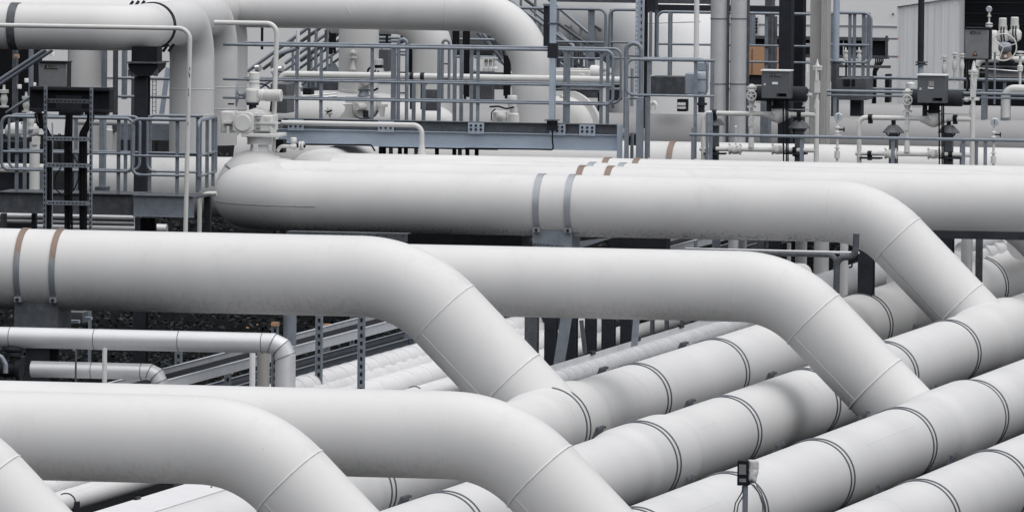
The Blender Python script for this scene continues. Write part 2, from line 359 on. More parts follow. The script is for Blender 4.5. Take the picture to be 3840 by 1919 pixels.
# ------------------------------------------------------------------ headers (running away from the camera)
RH, ZH = .45, -9.8
def solveY(X, z, xr, R):
    lo, hi = 60, 260
    for _ in range(50):
        y = (lo+hi)/2; q = proj(V((X, y, z)))
        if q[0]+FPX*R/q[2] < xr: lo = y
        else: hi = y
    return y
def header(label, X, bands, tees, y0, y1, R=RH):
    t = thing('header_pipe', label, 'pipe', (X, y0, ZH), 'white header pipes')
    prof = []; y = y0
    while y <= y1:
        k = 0
        for ty in tees:
            d = abs(y-ty); k = max(k, 1 if d < 1.1 else (0 if d > 1.6 else .5+.5*math.cos((d-1.1)/.5*math.pi)))
        prof.append((y-y0, R*(1+.10*k))); y += .1 if any(abs(y-q) < 2.2 for q in tees) else .8
    s = MB(); s.lathe((X, y0, ZH), (0, 1, 0), prof, 72); s.o('pipe_shell', WHITE, t)
    for xr in bands:
        yb = solveY(X, ZH, xr, R); rr = R
        for ty in tees:
            d = abs(yb-ty); rr = max(rr, R*(1+.10*(1 if d < 1.1 else (0 if d > 1.6 else .5+.5*math.cos((d-1.1)/.5*math.pi)))))
        s = MB()
        for dy in (-.11, .11): s.circ((X, yb+dy, ZH), (0, 1, 0), rr+.005, .012, 72, 6)
        bd = s.o('wire_band', WIRE, t)
        l = MB(); th = math.radians(141); cx, cz = X+math.cos(th)*(rr+.095), ZH+math.sin(th)*(rr+.095)
        for dy in (-.17, -.06, .06, .17):
            l.tube([(cx-.05, yb+dy, cz-.09), (cx+.01, yb+dy, cz+.06)], .02, 6)
            l.lathe((cx+.012, yb+dy, cz+.03), (.2, 0, 1), [(0, .028), (.03, .028)], 6)
        l.tube([(cx-.03, yb-.2, cz-.05), (cx-.03, yb+.2, cz-.05)], .012, 6)
        l.o('clamp_lug', GALVD, bd)
    # longitudinal seam
    th = math.radians(41); k = 0
    for q in (y0+13.5+(X*7 % 4), y0+27+(X*5 % 5), y0+41):
        s = MB(); s.tube([(X+math.cos(th)*(R-.001), q, ZH+math.sin(th)*(R-.001)), (X+math.cos(th)*(R-.001), q+3.2, ZH+math.sin(th)*(R-.001))], .003, 5); s.o('weld_seam', SEAM, t)
    return t
header('rearmost of the big oblique header pipes, joined by the thick strapped pipe at mid picture', -28.30, (1480, 2196, 2513, 2806, 3344, 3778), (134.8, 122.0), 88, 300)
header('oblique header pipe second from the back, joined by the grey strapped pipe at far right', -26.06, (1815, 2534, 2851, 3147, 3440, 3674), (154.0, 129.3), 88, 300)
header('oblique header pipe joined by the white bend right of centre, behind the small black device', -23.65, (2530, 2876, 3200, 3508, 3777), (136.6, 107.0), 88, 300)
header('nearest oblique header pipe crossing the bottom right corner', -21.41, (3100, 3597, 3858), (108.4,), 85, 300)
# ------------------------------------------------------------------ small things seen from the measuring sheets
def vtube(m, fr, x, ya, yb, Y, r, n=10):
    p = W(fr, x, ya, Y); q = W(fr, x, yb, Y); return m.tube([p, V((p.x, Y, q.z))], r, n)
def htube(m, fr, xa, y, xb, Y, r, n=10):
    p = W(fr, xa, y, Y); q = W(fr, xb, y, Y); return m.tube([p, V((q.x, Y, p.z))], r, n)
def pt(fr, x, y, Y): return W(fr, x, y, Y)
def path(m, fr, pts, Y, r, n=10, fil=.06, seg=8): return m.tube([W(fr, x, y, Y) for x, y in pts], r, n, fil, seg)
# ---- smaller insulated pipes and trays beside the headers
def along(fr, x, y, z): return WZ(fr, x, y, z).x
def jacket_pipe(label, fr, x, y, z, R, y0, y1, m_, step=0, name='insulated_pipe', lap=.012, group='insulated pipes beside the headers'):
    X = along(fr, x, y, z+R*.9)
    t = thing(name, label, 'insulated pipe', (X, y0, z), group)
    s = MB(); prof = []; yy = 0
    if step:
        while yy < y1-y0: prof += [(yy, R+lap), (yy+step*.97, R), (yy+step*.975, R+lap)]; yy += step
    else: prof = [(0, R), (y1-y0, R)]
    s.lathe((X, y0, z), (0, 1, 0), prof, 32); s.o('jacket', m_, t)
    return t, X
jacket_pipe('upper of two pale segmented pipe jackets beside the cable trays, mid picture', 'j', 1000, 535, -9.75, .17, 92, 164, CLADW, .62)
jacket_pipe('lower of two pale segmented pipe jackets, mid picture, with riveted lap edges', 'j', 1000, 600, -9.86, .19, 92, 160, CLADW, .68)
jacket_pipe('flat grey jacketed pipe between the segmented jackets and the thin white pipe', 'j', 1200, 668, -10.0, .20, 92, 156, CLADW, .95)
t, X = jacket_pipe('slim white pipe with a clamp ring disappearing under the thick strapped pipe', 'j', 1600, 700, -10.0, .115, 92, 156, WHITE, 0, 'small_pipe')
s = MB(); s.circ((X, solveY(X, -10.0, 900+1475/2.145, .115), -10.0), (0, 1, 0), .12, .012, 24, 6); s.o('clamp_ring', WIRE, t)
jacket_pipe('grey segmented jacket whose far edge carries black clips, behind the rearmost header', 'k', 1150, 470, -9.62, .13, 128, 200, CLAD, .5)
t, X = jacket_pipe('smooth grey jacketed pipe with ring joints tight behind the rearmost header', 'k', 1300, 480, -9.72, .14, 128, 200, CLADW, 0)
s = MB()
for yy in range(122, 198, 4): s.circ((X, yy, -9.72), (0, 1, 0), .142, .01, 24, 6)
s.o('ring_joint', STRAP, t)
X = along('k', 1290, 420, -9.5)
t = thing('cable_tray', 'grey tray edge with black clips running behind the rearmost header', 'cable tray', (X, 128, -9.5), 'cable trays')
s = MB(); s.bx(X-.30, X, 128, 200, -9.62, -9.60); s.bx(X-.3, X-.29, 128, 200, -9.6, -9.5); s.o('tray_base', CLAD, t)
for yy in range(129, 199, 3): s = MB(); s.bx(X-.31, X-.27, yy, yy+.25, -9.52, -9.47); s.o('clip', BLACK, t)
# bottom left corner
t, X = jacket_pipe('slim white pipe with a black clamp at bottom left under the nearest pipe', 'm', 800, 895, -10.0, .105, 90, 160, WHITE, 0, 'small_pipe')
yb = solveY(X, -10.0, 607/2.1467, .105)
s = MB(); s.circ((X, yb, -10.0), (0, 1, 0), .11, .01, 24, 6); s.bx(X+.09, X+.15, yb-.05, yb+.05, -10.08, -9.98); s.o('clamp_ring', DARK, t)
X = along('m', 1250, 960, -9.65); X2 = X+.62
t = thing('cable_tray', 'pale flat covered tray with bolt clusters at the bottom edge, left of centre', 'cable tray', (X, 90, -9.65), 'cable trays')
s = MB(); s.bx(X, X2, 90, 160, -9.72, -9.65); s.o('cover', CLADW, t)
for yy in range(92, 158, 4): s = MB(); s.bx(X+.02, X+.05, yy, yy+.2, -9.652, -9.62); s.o('clip', BLACK, t)
# cable trays on strut posts, mid left
def tray(label, fr, x, y, z, wd, y0, y1, m_):
    X = along(fr, x, y, z)
    t = thing('cable_tray', label, 'cable tray', (X, y0, z), 'cable trays')
    for xx in (X, X-wd):
        s = MB(); s.bx(xx-.006, xx+.006, y0, y1, z-.12, z); s.bx(xx-.02, xx+.02, y0, y1, z, z+.006); s.o('side_rail', m_, t)
    s = MB(); yy = y0+.2
    while yy < y1: s.bx(X-wd+.007, X-.007, yy, yy+.04, z-.115, z-.09); yy += .3
    s.o('rung', GALVD, t)
    s = MB()
    for k in range(5): s.tube([(X-wd*(.2+.14*k), y0, z-.06), (X-wd*(.2+.14*k), y1, z-.06)], .025, 6)
    s.o('cable', CABLE, t)
    yy = y0+2
    while yy < y1-1:
        s = MB(); s.bx(X+.0065, X+.012, yy, yy+.25, z-.1, z-.02); s.o('splice_plate', GALV, t); yy += 9.0
    return X
tray('upper bright cable tray rising to the right, with black cables inside', 'j', 800, 330, -9.2, .55, 128, 190, TRAYM)
tray('lower dull cable tray with dark cables beside the segmented jackets', 'j', 900, 490, -9.75, .4, 128, 190, GALV)
def strut(label, fr, x0, x1, ya, yb, Y, cap=None):
    a = W(fr, x0, (ya+yb)/2, Y).x; c = W(fr, x1, (ya+yb)/2, Y).x; z1 = W(fr, (x0+x1)/2, ya, Y).z
    t = thing('strut_post', label, 'strut post', ((a+c)/2, Y, GZ), 'perforated strut posts'); wd = c-a
    s = MB(); s.bx(a, a+.012, Y, Y+.05, GZ, z1); s.bx(c-.012, c, Y, Y+.05, GZ, z1); s.bx(a+.012, c-.012, Y+.02, Y+.026, GZ, z1); s.o('channel', GALV, t)
    s = MB(); z = z1-.08
    while z > z1-2.2: s.bx(a+wd*.33, a+wd*.67, Y+.0165, Y+.0195, z-.05, z); z -= .1
    s.o('slots', BLACK, t, kind='stuff')
    if cap: s = MB(); s.rect(fr, x0-2, cap[0], x1+2, cap[1], Y-.01, .08); s.o('cap', ORANGE, t)
strut('perforated steel post left of the mitred grey pipe elbow, short', 'i', 1405, 1460, 440, 740, 140)
strut('perforated steel post in front of the bright cable tray, left of the grey riser', 'i', 1805, 1855, 440, 748, 140)
strut('tall perforated steel post just right of the mitred grey elbow', 'j', 605, 660, 150, 640, 140)
strut('perforated steel post between the tray and the thick pipe bend', 'j', 945, 1002, 150, 560, 141)
strut('perforated steel post with an orange cap above the mitred elbow', 'j', 252, 305, 232, 420, 137, (232, 262))
strut('thin perforated post with an orange cap behind the cable tray', 'j', 668, 720, 245, 560, 150, (245, 270))
strut('dark perforated post deep under the thick pipe', 'j', 884, 915, 150, 480, 152)
strut('dark strut post beside the thick pipe bend underside', 'j', 1315, 1362, 330, 440, 150)
t = thing('strut_post', 'round grey post behind the mitred elbow top', 'strut post', W('j', 400, 300, 139), 'perforated strut posts')
s = MB(); vtube(s, 'j', 402, 120, 420, 139, .085, 16); s.o('shaft', GALV, t)
# grey clad pipes with mitred elbows, mid left
def clad(label, fr, pts, Y, R, rings, name='clad_pipe'):
    t = thing(name, label, 'clad pipe', W(fr, pts[0][0], pts[0][1], Y), 'grey clad pipes')
    P = [W(fr, x, y, Y) for x, y in pts]
    for k in range(1, len(P)-1): pass
    P[1].z = P[0].z
    cz = P[1]; a = cz+V((-1, 0, 0))*R*1.25; c = cz+V((0, 0, -1))*R*1.25; mid = cz+V((-.36, 0, -.36))*R*.98
    s = MB(); s.tube([P[0], a, mid, c, V((cz.x, Y, P[2].z))], R, 32); s.o('cladding', CLAD, t, ang=12)
    for x in rings: s = MB(); s.circ(V((W(fr, x, pts[0][1], Y).x, Y, P[0].z)), (1, 0, 0), R+.001, .004, 32, 5); s.o('seam', GALVD, t)
    for c_, ax, k in ((a, (1, 0, -.42), 1.04), (mid, (1, 0, -1), 1.06), (c, (.42, 0, -1), 1.04)): s = MB(); s.circ(c_, ax, R*k, .004, 32, 5); s.o('seam', GALVD, t)
    return t
clad('larger grey clad pipe with a mitred elbow turning down, mid left', 'i', ((-160, 347), (2298, 395), (2298, 900)), 127, .122, (85, 765, 1443, 2115))
clad('smaller grey clad pipe with a mitred elbow below the larger one', 'i', ((255, 607), (1285, 622), (1285, 900)), 127, .096, (740, 1140))
t = thing('vent_pipe', 'white stub post below the larger clad pipe', 'vent pipe', W('i', 843, 760, 125)); s = MB(); vtube(s, 'i', 843, 440, 900, 125.5, .028, 14); s.o('tube', WHITE, t)
t = thing('vent_pipe', 'thin dark vent with a bent white tip below the larger clad pipe', 'vent pipe', W('i', 607, 760, 125)); s = MB(); path(s, 'i', [(585, 456), (612, 456), (607, 900)], 125, .012, 10, .03); s.o('tube', GALVD, t)
t = thing('vent_pipe', 'slim pale post left of the grey vertical pipes', 'vent pipe', W('i', 2033, 760, 128)); s = MB(); vtube(s, 'i', 2033, 440, 900, 128, .035, 14); s.o('tube', CLADW, t)
t = thing('clad_pipe', 'brown stained vertical grey pipe left of the mitred elbow', 'clad pipe', W('i', 2125, 760, 128.5), 'grey clad pipes'); s = MB(); vtube(s, 'i', 2120, 440, 900, 128.5, .075, 20); s.o('cladding', mat('stained_cladding', (.30, .29, .28), .5, .4, .1, 2, .6, (.30, .2, .13)), t)
# black valve at the left edge
t = thing('hand_valve', 'black flanged valve at the left edge beside the smaller clad pipe', 'valve', W('i', 120, 720, 127))
s = MB(); P = W('i', 120, 610, 127); s.lathe(P+V((-.25, 0, 0)), (1, 0, 0), [(0, .14), (.05, .14), (.05, .09), (.15, .1), (.28, .09), (.28, .14), (.33, .14)], 28); s.o('body', BLACK, t)
s = MB(); s.lathe(P, (0, 0, 1), [(0, .06), (.16, .06), (.16, .1), (.2, .1)], 20); s.sph(P+V((-.02, 0, .24)), .11, (1.2, 1, .5)); s.o('bonnet', DARK, t)
s = MB(); path(s, 'i', [(-40, 500), (10, 510), (45, 570), (45, 640)], 126.5, .03, 12, .05); s.o('tube', GALV, t)
t = thing('junction_box', 'pale block with a small bracket right of the left saddle support', 'box', W('i', 570, 270, 136)); s = MB(); s.rect('i', 482, 148, 665, 240, 136, .3); s.o('housing', CAB, t, bev=.008)
s = MB(); s.rect('i', 485, 215, 630, 240, 135.7, .1); s.bx(*(lambda p, q: (p.x, q.x, 135.7, 135.8, q.z, p.z))(W('i', 680, 190, 135.7), W('i', 730, 210, 135.7))); s.o('bracket', GALVL, t)
# columns below the mid pipes
def hcolumn(label, fr, x0, x1, ya, Y, m_=DARK, zb=GZ, yb=None):
    ym = ya+40; a = W(fr, x0, ym, Y).x; c = W(fr, x1, ym, Y).x; z = W(fr, (x0+x1)/2, ya, Y).z
    t = tag(MB().hcol((a+c)/2, Y, zb, z, c-a, min(.3, max(.1, c-a))).o('steel_column', m_), label, 'column', 'steel columns under the pipes'); return t
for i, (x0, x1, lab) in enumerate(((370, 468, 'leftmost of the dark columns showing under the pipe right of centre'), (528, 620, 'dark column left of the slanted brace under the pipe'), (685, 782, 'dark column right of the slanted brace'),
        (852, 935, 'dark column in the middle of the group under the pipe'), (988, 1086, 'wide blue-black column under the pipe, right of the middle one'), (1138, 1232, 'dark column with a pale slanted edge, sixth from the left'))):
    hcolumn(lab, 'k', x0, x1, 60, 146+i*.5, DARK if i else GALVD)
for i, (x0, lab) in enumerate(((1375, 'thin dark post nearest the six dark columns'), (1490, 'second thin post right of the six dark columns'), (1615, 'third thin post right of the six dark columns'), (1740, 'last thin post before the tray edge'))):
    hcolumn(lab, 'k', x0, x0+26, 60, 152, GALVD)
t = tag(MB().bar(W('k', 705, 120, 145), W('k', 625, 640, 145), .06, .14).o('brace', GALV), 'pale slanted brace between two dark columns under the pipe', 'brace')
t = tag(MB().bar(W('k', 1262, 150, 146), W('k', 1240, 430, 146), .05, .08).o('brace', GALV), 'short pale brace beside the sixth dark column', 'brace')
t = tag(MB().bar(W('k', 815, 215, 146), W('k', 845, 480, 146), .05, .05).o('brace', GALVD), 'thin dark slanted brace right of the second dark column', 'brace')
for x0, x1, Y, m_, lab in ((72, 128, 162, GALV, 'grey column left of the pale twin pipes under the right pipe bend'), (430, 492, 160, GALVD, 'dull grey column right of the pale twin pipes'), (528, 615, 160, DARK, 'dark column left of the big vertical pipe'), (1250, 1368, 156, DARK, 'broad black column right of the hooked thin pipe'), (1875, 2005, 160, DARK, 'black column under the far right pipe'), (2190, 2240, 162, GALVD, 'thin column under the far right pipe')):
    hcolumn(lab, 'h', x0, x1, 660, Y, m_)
for x0, x1, Y, m_, lab in ((195, 275, 163, CLAD, 'bright clad vertical pipe under the right pipe bend'), (280, 342, 161, WHITE, 'white vertical pipe beside the bright clad one'), (668, 700, 157, WHITE, 'slim white vent post behind the hooked thin pipes'), (735, 828, 161, CLAD, 'clad vertical pipe left of the widest one'), (885, 1005, 160, CLAD, 'widest clad vertical pipe under the right pipe bend'), (1095, 1160, 158, CLADW, 'pale vertical pipe behind the hooked thin pipe'), (2070, 2160, 158, CLAD, 'clad stub standing behind the rearmost header at far right')):
    a = W('h', x0, 800, Y); c = W('h', x1, 800, Y); z = W('h', x0, 640 if x0 < 2000 else 725, Y).z
    if x0 == 668: z = W('h', x0, 775, Y).z
    t = thing('standing_pipe', lab, 'pipe', ((a.x+c.x)/2, Y, GZ), 'standing pipes under the right bend'); s = MB(); s.lathe(((a.x+c.x)/2, Y, GZ), (0, 0, 1), [(0, (c.x-a.x)/2), (z-GZ, (c.x-a.x)/2)], 24); s.o('tube', m_, t)
t = thing('thin_pipe', 'dark thin pipe ending in a hook down, under the right pipe bend', 'thin pipe', W('h', 0, 840, 150)); s = MB(); path(s, 'h', [(-150, 836), (1060, 872), (1072, 1300)], 150, .035, 12, .1); s.o('tube', GALVD, t)
t = thing('thin_pipe', 'dark thin pipe bending up and down beside the broad black column', 'thin pipe', W('h', 1065, 1000, 149.6)); s = MB(); path(s, 'h', [(1225, 700), (1220, 885), (1070, 890), (1062, 1300)], 149.6, .045, 12, .12); s.o('tube', GALVD, t)
s = MB(); path(s, 'h', [(1190, 905), (1190, 970), (1165, 968)], 149.6, .012, 8, .02); s.o('hanger', BLACK, t)
t = thing('thin_pipe', 'pale thin pipe passing straight behind the hooked ones', 'thin pipe', W('h', 0, 836, 152)); s = MB(); path(s, 'h', [(-150, 822), (1250, 853)], 152, .018, 10); s.o('tube', CLAD, t)
t = thing('thin_pipe', 'white bent stub poking out behind the right pipe elbow', 'thin pipe', W('h', 800, 970, 150)); s = MB(); path(s, 'h', [(700, 965), (835, 968), (850, 1100)], 150, .05, 14, .1); s.o('tube', CREAM, t)
jacket_pipe('dark jacketed pipe in the shade between the broad column and the right riser', 'v', 330, 470, -9.5, .25, 158, 200, CLAD, 0)
jacket_pipe('dark pipe running under the far right pipe towards the back', 'v', 1560, 215, -9.2, .12, 165, 210, CLAD, 0)
jacket_pipe('bagged white jacket on a pipe behind the rearmost header at far right', 'v', 1850, 225, -9.4, .2, 160, 200, CLADW, .8, lap=.04)
jacket_pipe('bright wrapped jacket at far right above the rearmost header', 'v', 2060, 160, -9.15, .2, 166, 200, CLADW, .7, lap=.05)
jacket_pipe('crumpled pale jacket low behind the broad black column', 'v', 640, 560, -9.9, .13, 158, 200, CLADW, .5, lap=.02)
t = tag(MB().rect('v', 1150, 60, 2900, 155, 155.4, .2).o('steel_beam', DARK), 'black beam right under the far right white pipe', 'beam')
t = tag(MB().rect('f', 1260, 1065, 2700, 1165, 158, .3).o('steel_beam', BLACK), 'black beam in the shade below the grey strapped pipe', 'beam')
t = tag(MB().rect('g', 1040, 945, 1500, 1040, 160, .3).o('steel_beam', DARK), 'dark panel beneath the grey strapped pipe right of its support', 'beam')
t = tag(MB().prism([W('g', 738, 985, 156), W('g', 1090, 940, 156), W('g', 800, 1030, 156), W('g', 738, 1030, 156)], (0, .1, 0)).o('cover_plate', RUST), 'tan triangular plate right of the handwritten support', 'plate')
t = thing('cable_tray', 'perforated tray edge beneath the ball valve pipe', 'cable tray', W('f', 1300, 1090, 151), 'cable trays')
P = W('f', 805, 1050, 151); Q = W('f', 1775, 1050, 151); s = MB(); s.bx(P.x, Q.x, 151, 151.02, P.z-.1, P.z); s.bx(P.x, Q.x, 151, 151.25, P.z+.001, P.z+.008); s.o('side_rail', GALVD, t)
s = MB()
for k in range(17): x = P.x+.06+k*.122; s.bx(x, x+.02, 150.996, 150.999, P.z-.03, P.z-.015)
s.o('slots', BLACK, t)
# device on a post in the foreground
Yd = 101.5
t = thing('display_post', 'small black device with a grey window on a thin post, bottom right', 'device', W('l', 322, 1400, Yd))
s = MB(); vtube(s, 'l', 322, 1075, 2600, Yd+.05, .026, 14); s.o('post', GALV, t)
s = MB(); s.rect('l', 258, 885, 345, 1080, Yd, .12); h = s.o('housing', BLACK, t, bev=.006)
s = MB(); s.rect('l', 273, 915, 328, 993, Yd-.004, .006); s.o('window', CABL, h)
s = MB(); s.rect('l', 275, 1025, 328, 1052, Yd-.004, .006); s.o('nameplate', CABL, h)
s = MB(); p0 = W('l', 346, 880, Yd+.02); p1 = W('l', 422, 1050, Yd+.02)
k0 = len(s.v)
for i in range(6):
    for j in range(8):
        s.v.append(V((p0.x+(p1.x-p0.x)*i/5*(1 if j < 5 else .9-.06*(j-5)), Yd+.03+random.uniform(-.012, .012), p0.z+(p1.z-p0.z)*j/7)))
for i in range(5):
    for j in range(7): a = k0+i*8+j; s.f.append((a, a+1, a+9, a+8))
ob = s.o('wrapping', CLADW, t); sm = ob.modifiers.new('thick', 'SOLIDIFY'); sm.thickness = .01
s = MB(); s.rect('l', 346, 900, 395, 1060, Yd+.05, .05); s.o('bracket', GALV, t)
for pts in ([(300, 1085), (300, 1125), (245, 1215), (215, 1400)], [(385, 1070), (425, 1130), (458, 1230), (462, 1400)]):
    s = MB(); path(s, 'l', pts, Yd+.03, .006, 8, .08); s.o('cable', GALVD, t)
    s = MB(); path(s, 'l', [(x+22, y+8) for x, y in pts], Yd+.035, .006, 8, .08); s.o('cable', GALVD, t)
# ------------------------------------------------------------------ left upper pipes
def bent_pipe(label, pts, R, fil, seams, m_=WHITE):
    t = thing('riser_pipe', label, 'pipe', pts[-1], 'tall grey risers')
    s = MB(); s.tube(pts, R, 52, fil, 26); s.o('pipe_shell', m_, t)
    for c, ax in seams:
        s = MB(); weld(s, V(c), ax, R, .009); s.o('weld_seam', SEAM, t)
    return t
YA = 156.9; RA = .33
PA = W('a', 300, 268, YA); xc = W('a', 1420, 262, 158.2).x; YL = 160.4
leg = W('a', 1930, 700, YL)
xa = leg.x
zA = PA.z; zb_ = W('a', 1930, 1540, YL).z
xl_ = W('a', -700, 268, YA).x
tA = bent_pipe('big white pipe across the top left corner, elbowing back and down behind the left railing', [V((xl_, YA, zA)), V((xa, YA, zA)), V((xa, YL, zA)), V((xa, YL, zb_))], RA, [.62, .62], (((xa, YA+.72, zA), (0, 1, 0)), ((xa, YL, W('a', 1930, 890, YL).z), (0, 0, 1)), ((xa, YL, W('a', 1930, 1150, YL).z), (0, 0, 1))))
s = MB()
for dy in (0, .09): s.circ((xa, YA+1.02+dy, zA), (0, 1, 0), RA+.006, .012, 56, 6)
bd = s.o('wire_band', DARK, tA)
s = MB()
for sx, sz in ((-.62, .78), (.55, -.85)):
    c_ = V((xa+sx*(RA+.05), YA+1.06, zA+sz*(RA+.05)))
    for k in (-.1, 0, .1): s.tube([c_+V((k*.6-.05, k, -.05)), c_+V((k*.6+.03, k, .06))], .022, 6)
s.o('clamp_lug', DARK, bd)
st = MB(); xs = W('a', 158, 268, YA).x; st.lathe((xs-.06, YA, zA), (1, 0, 0), [(0, RA+.001), (0, RA+.014), (.12, RA+.014), (.12, RA+.001)], 56); st.o('clamp_strap', GALVD, tA)
for dx_, Y2, lab in ((-.84, 163.2, 'second tall grey riser, its curved shoulder right behind the first'), (-1.45, 166.4, 'third tall riser, a thin grey edge behind the second')):
    bent_pipe(lab, [V((xl_, Y2-3.4, zA)), V((xa+dx_+.53, Y2-3.4, zA)), V((xa+dx_+.53, Y2, zA)), V((xa+dx_+.53, Y2, zb_))], RA-.01, [.62, .62], (((xa+dx_+.53, Y2, W('a', 2230, 872, Y2).z), (0, 0, 1)), ((xa+dx_+.53, Y2, W('a', 2230, 1090, Y2).z), (0, 0, 1))))
P = W('a', 850, 700, 163); bent_pipe('short grey riser shaded by the top left pipe, behind the pale cabinet', [V((P.x, 163, W('a', 850, 300, 163).z)), V((P.x, 163, W('a', 850, 1500, 163).z))], .252, 0, (((P.x, 163, W('a', 850, 870, 163).z), (0, 0, 1)),))
# top centre pipe B and risers C, D
YB = 166.2; RB = .305
zB = W('b', 1500, 300, YB).z+RB; xB = W('c', 738, 700, YB).x
bent_pipe('big white pipe across the top centre, curving down through the walkway railing', [V((W('p', 500, 30, YB).x, YB, zB)), V((xB, YB, zB)), V((xB, YB, -8.3))], RB, [.95], (((xB-1.3, YB, zB), (1, 0, 0)), ((W('b', 1240, 100, YB).x, YB, zB), (1, 0, .6)), ((xB, YB, W('c', 730, 760, YB).z), (0, 0, 1))))
P = W('b', 1300, 700, 168); tC = bent_pipe('straight grey riser below the top centre pipe, with a small flanged nozzle on it', [V((P.x, 168, -4.5)), V((P.x, 168, -8.4))], .31, 0, (((P.x, 168, W('b', 1300, 905, 168).z), (0, 0, 1)), ((P.x, 168, W('b', 1300, 920, 168).z), (0, 0, 1))))
s = MB(); c_ = W('b', 1245, 640, 167.66); zt = W('b', 1245, 520, 167.66).z; zb2 = W('b', 1245, 700, 167.66).z
s.lathe((c_.x, 167.62, zb2), (0, 0, 1), [(0, .05), (.08, .028), (zt-zb2-.1, .028), (zt-zb2-.1, .062), (zt-zb2-.075, .062), (zt-zb2-.075, .03), (zt-zb2-.03, .03), (zt-zb2-.03, .062), (zt-zb2, .062), (zt-zb2, .03), (zt-zb2+.03, .02)], 18); s.o('nozzle', CREAM, tC)
P = W('b', 2042, 700, 168.5); zD = W('b', 2042, 150, 168.5).z
bent_pipe('grey riser with a rounded shoulder between the two ladder hoops', [V((P.x-1.6, 168.5, zD)), V((P.x, 168.5, zD)), V((P.x, 168.5, -8.3))], .31, [.6], ())
# ------------------------------------------------------------------ steel column with head bracket, left
t = thing('pipe_stand', 'dark steel column with a wide head bracket holding up the top left pipe', 'pipe stand', W('e', 1325, 900, 156.9))
P = W('a', 1430, 1000, YA); s = MB(); s.hcol(P.x, YA, GZ, W('a', 1430, 770, YA).z, .19, .2, .03); s.o('column', DARK, t)
s = MB(); s.prism([W('a', 1285, 640, YA-.2), W('a', 1590, 640, YA-.2), W('a', 1580, 690, YA-.2), W('a', 1500, 768, YA-.2), W('a', 1370, 768, YA-.2), W('a', 1290, 690, YA-.2)], (0, .5, 0)); s.o('head', BLACK, t)
s = MB(); s.rect('a', 1270, 626, 1600, 640, YA-.25, .6); s.rect('a', 1285, 700, 1320, 768, YA-.19, .05); s.rect('a', 1545, 700, 1580, 768, YA-.19, .05); s.o('plate', GALVD, t)
s = MB(); s.rect('a', 1325, 470, 1580, 626, YA-.12, .3); s.o('saddle', BLACK, t)
# ------------------------------------------------------------------ railings
def railing(label, fr, Y, top, mids, posts, base, r=.0235, ends='', group='galvanised railings', pw=.052, name='railing', back=None, m_=GALV):
    """top=(xa, xb, y at xa); mids = y offsets in sheet units; posts = x list; base = y of post feet"""
    xa_, xb_, y = top; p = W(fr, xa_, y, Y); q = W(fr, xb_, y, Y); k = FR[fr][2]
    zt = p.z; sz = S(Y)/k
    t = thing(name, label, 'railing', ((p.x+q.x)/2, Y, zt-(base-y)*sz), group)
    zl = zt-mids[-1]*sz; ln = .12
    pts = [V((p.x, Y, zt)), V((q.x, Y, zt))]
    if 'l' in ends: pts = [V((p.x+ln, Y, zl)), V((p.x, Y, zl))]+pts
    if 'r' in ends: pts = pts+[V((q.x, Y, zl)), V((q.x-ln, Y, zl))]
    s = MB(); s.tube(pts, r, 12, .11, 8); s.o('top_rail', m_, t)
    for i, d in enumerate(mids):
        a, c = p.x, q.x
        s = MB(); s.tube([V((a, Y+.004, zt-d*sz)), V((c, Y+.004, zt-d*sz))] if not (i == len(mids)-1 and ends) else [V((a+(.1 if 'l' in ends else 0), Y+.004, zt-d*sz)), V((c-(.1 if 'r' in ends else 0), Y+.004, zt-d*sz))], r*.75, 10); s.o('mid_rail', m_, t)
    zb = zt-(base-y)*sz
    for x in posts:
        px_ = W(fr, x, (y+base)/2, Y).x; s = MB(); s.bx(px_-pw/2, px_+pw/2, Y+.026, Y+.036, zb, zt); s.bx(px_-.006, px_+.006, Y+.036, Y+.075, zb, zt-.02); s.o('post', m_, t)
    return t, zt, zb
# centre walkway
YW = 162.3
railing('front railing of the centre walkway above the blue-grey beam', 'b', YW, (-60, 3860, 447), [355, 543], [675, 918, 1430, 2495, 3405, 3735], 1250, ends='r')
railing('rear railing of the centre walkway, seen doubled behind the front one', 'b', 163.4, (150, 3940, 428), [360, 548], [1655, 2430, 3370, 3800], 1215, ends='r', r=.02)
railing('railing of the stair landing right of the walkway, with a rounded left end', 'c', 162.0, (1690, 2575, 596), [360], [1905, 2375], 1590, ends='l')
railing('second railing of the stair landing just behind the first', 'c', 163.2, (1765, 2500, 585), [372], [2545], 1560, ends='r', r=.02)
railing('long railing crossing in front of the instrument pipes at right', 'd', 161.6, (-30, 2900, 1047), [480], [840, 1550, 2100, 2270], 1300)
railing('short railing run behind the long one at far right', 'd', 163.0, (2085, 2900, 1083), [480], [2200], 1300, ends='l', r=.02)
railing('high railing behind the top centre bend, with a rounded gate end', 'c', 172, (600, 1480, 82), [335, 500], [1312, 1345, 900], 700, ends='r')
railing('high gate railing left of the perforated mast', 'c', 172.2, (1520, 1790, 98), [330, 490], [1530], 720, ends='l')
railing('high railing behind the vertical ducts, right of the perforated mast', 'c', 172.4, (2000, 3800, 120), [325, 490], [2128, 1925, 3090], 760, ends='l')
railing('looped guard railing in front of the black trough at upper right', 'd', 170.5, (1055, 1385, 100), [250, 385], [1215, 1250, 1320], 640, ends='lr')
railing('second looped guard railing behind the first at upper right', 'd', 171.5, (1135, 1345, 98), [250, 385], [1360, 1080], 640, ends='r', r=.02)
railing('long double rail behind the grey control boxes', 'd', 167.2, (1040, 2900, 708), [32], [1100], 900)
railing('upper rail in front of the weathered cladding at right', 'd', 176, (1400, 2900, 606), [85], [2260, 2420], 900, r=.026)
railing('left walkway railing with looped ends behind the cable ladder', 'e', 151.5, (15, 1240, 140), [332, 500], [150, 1095], 930, ends='lr')
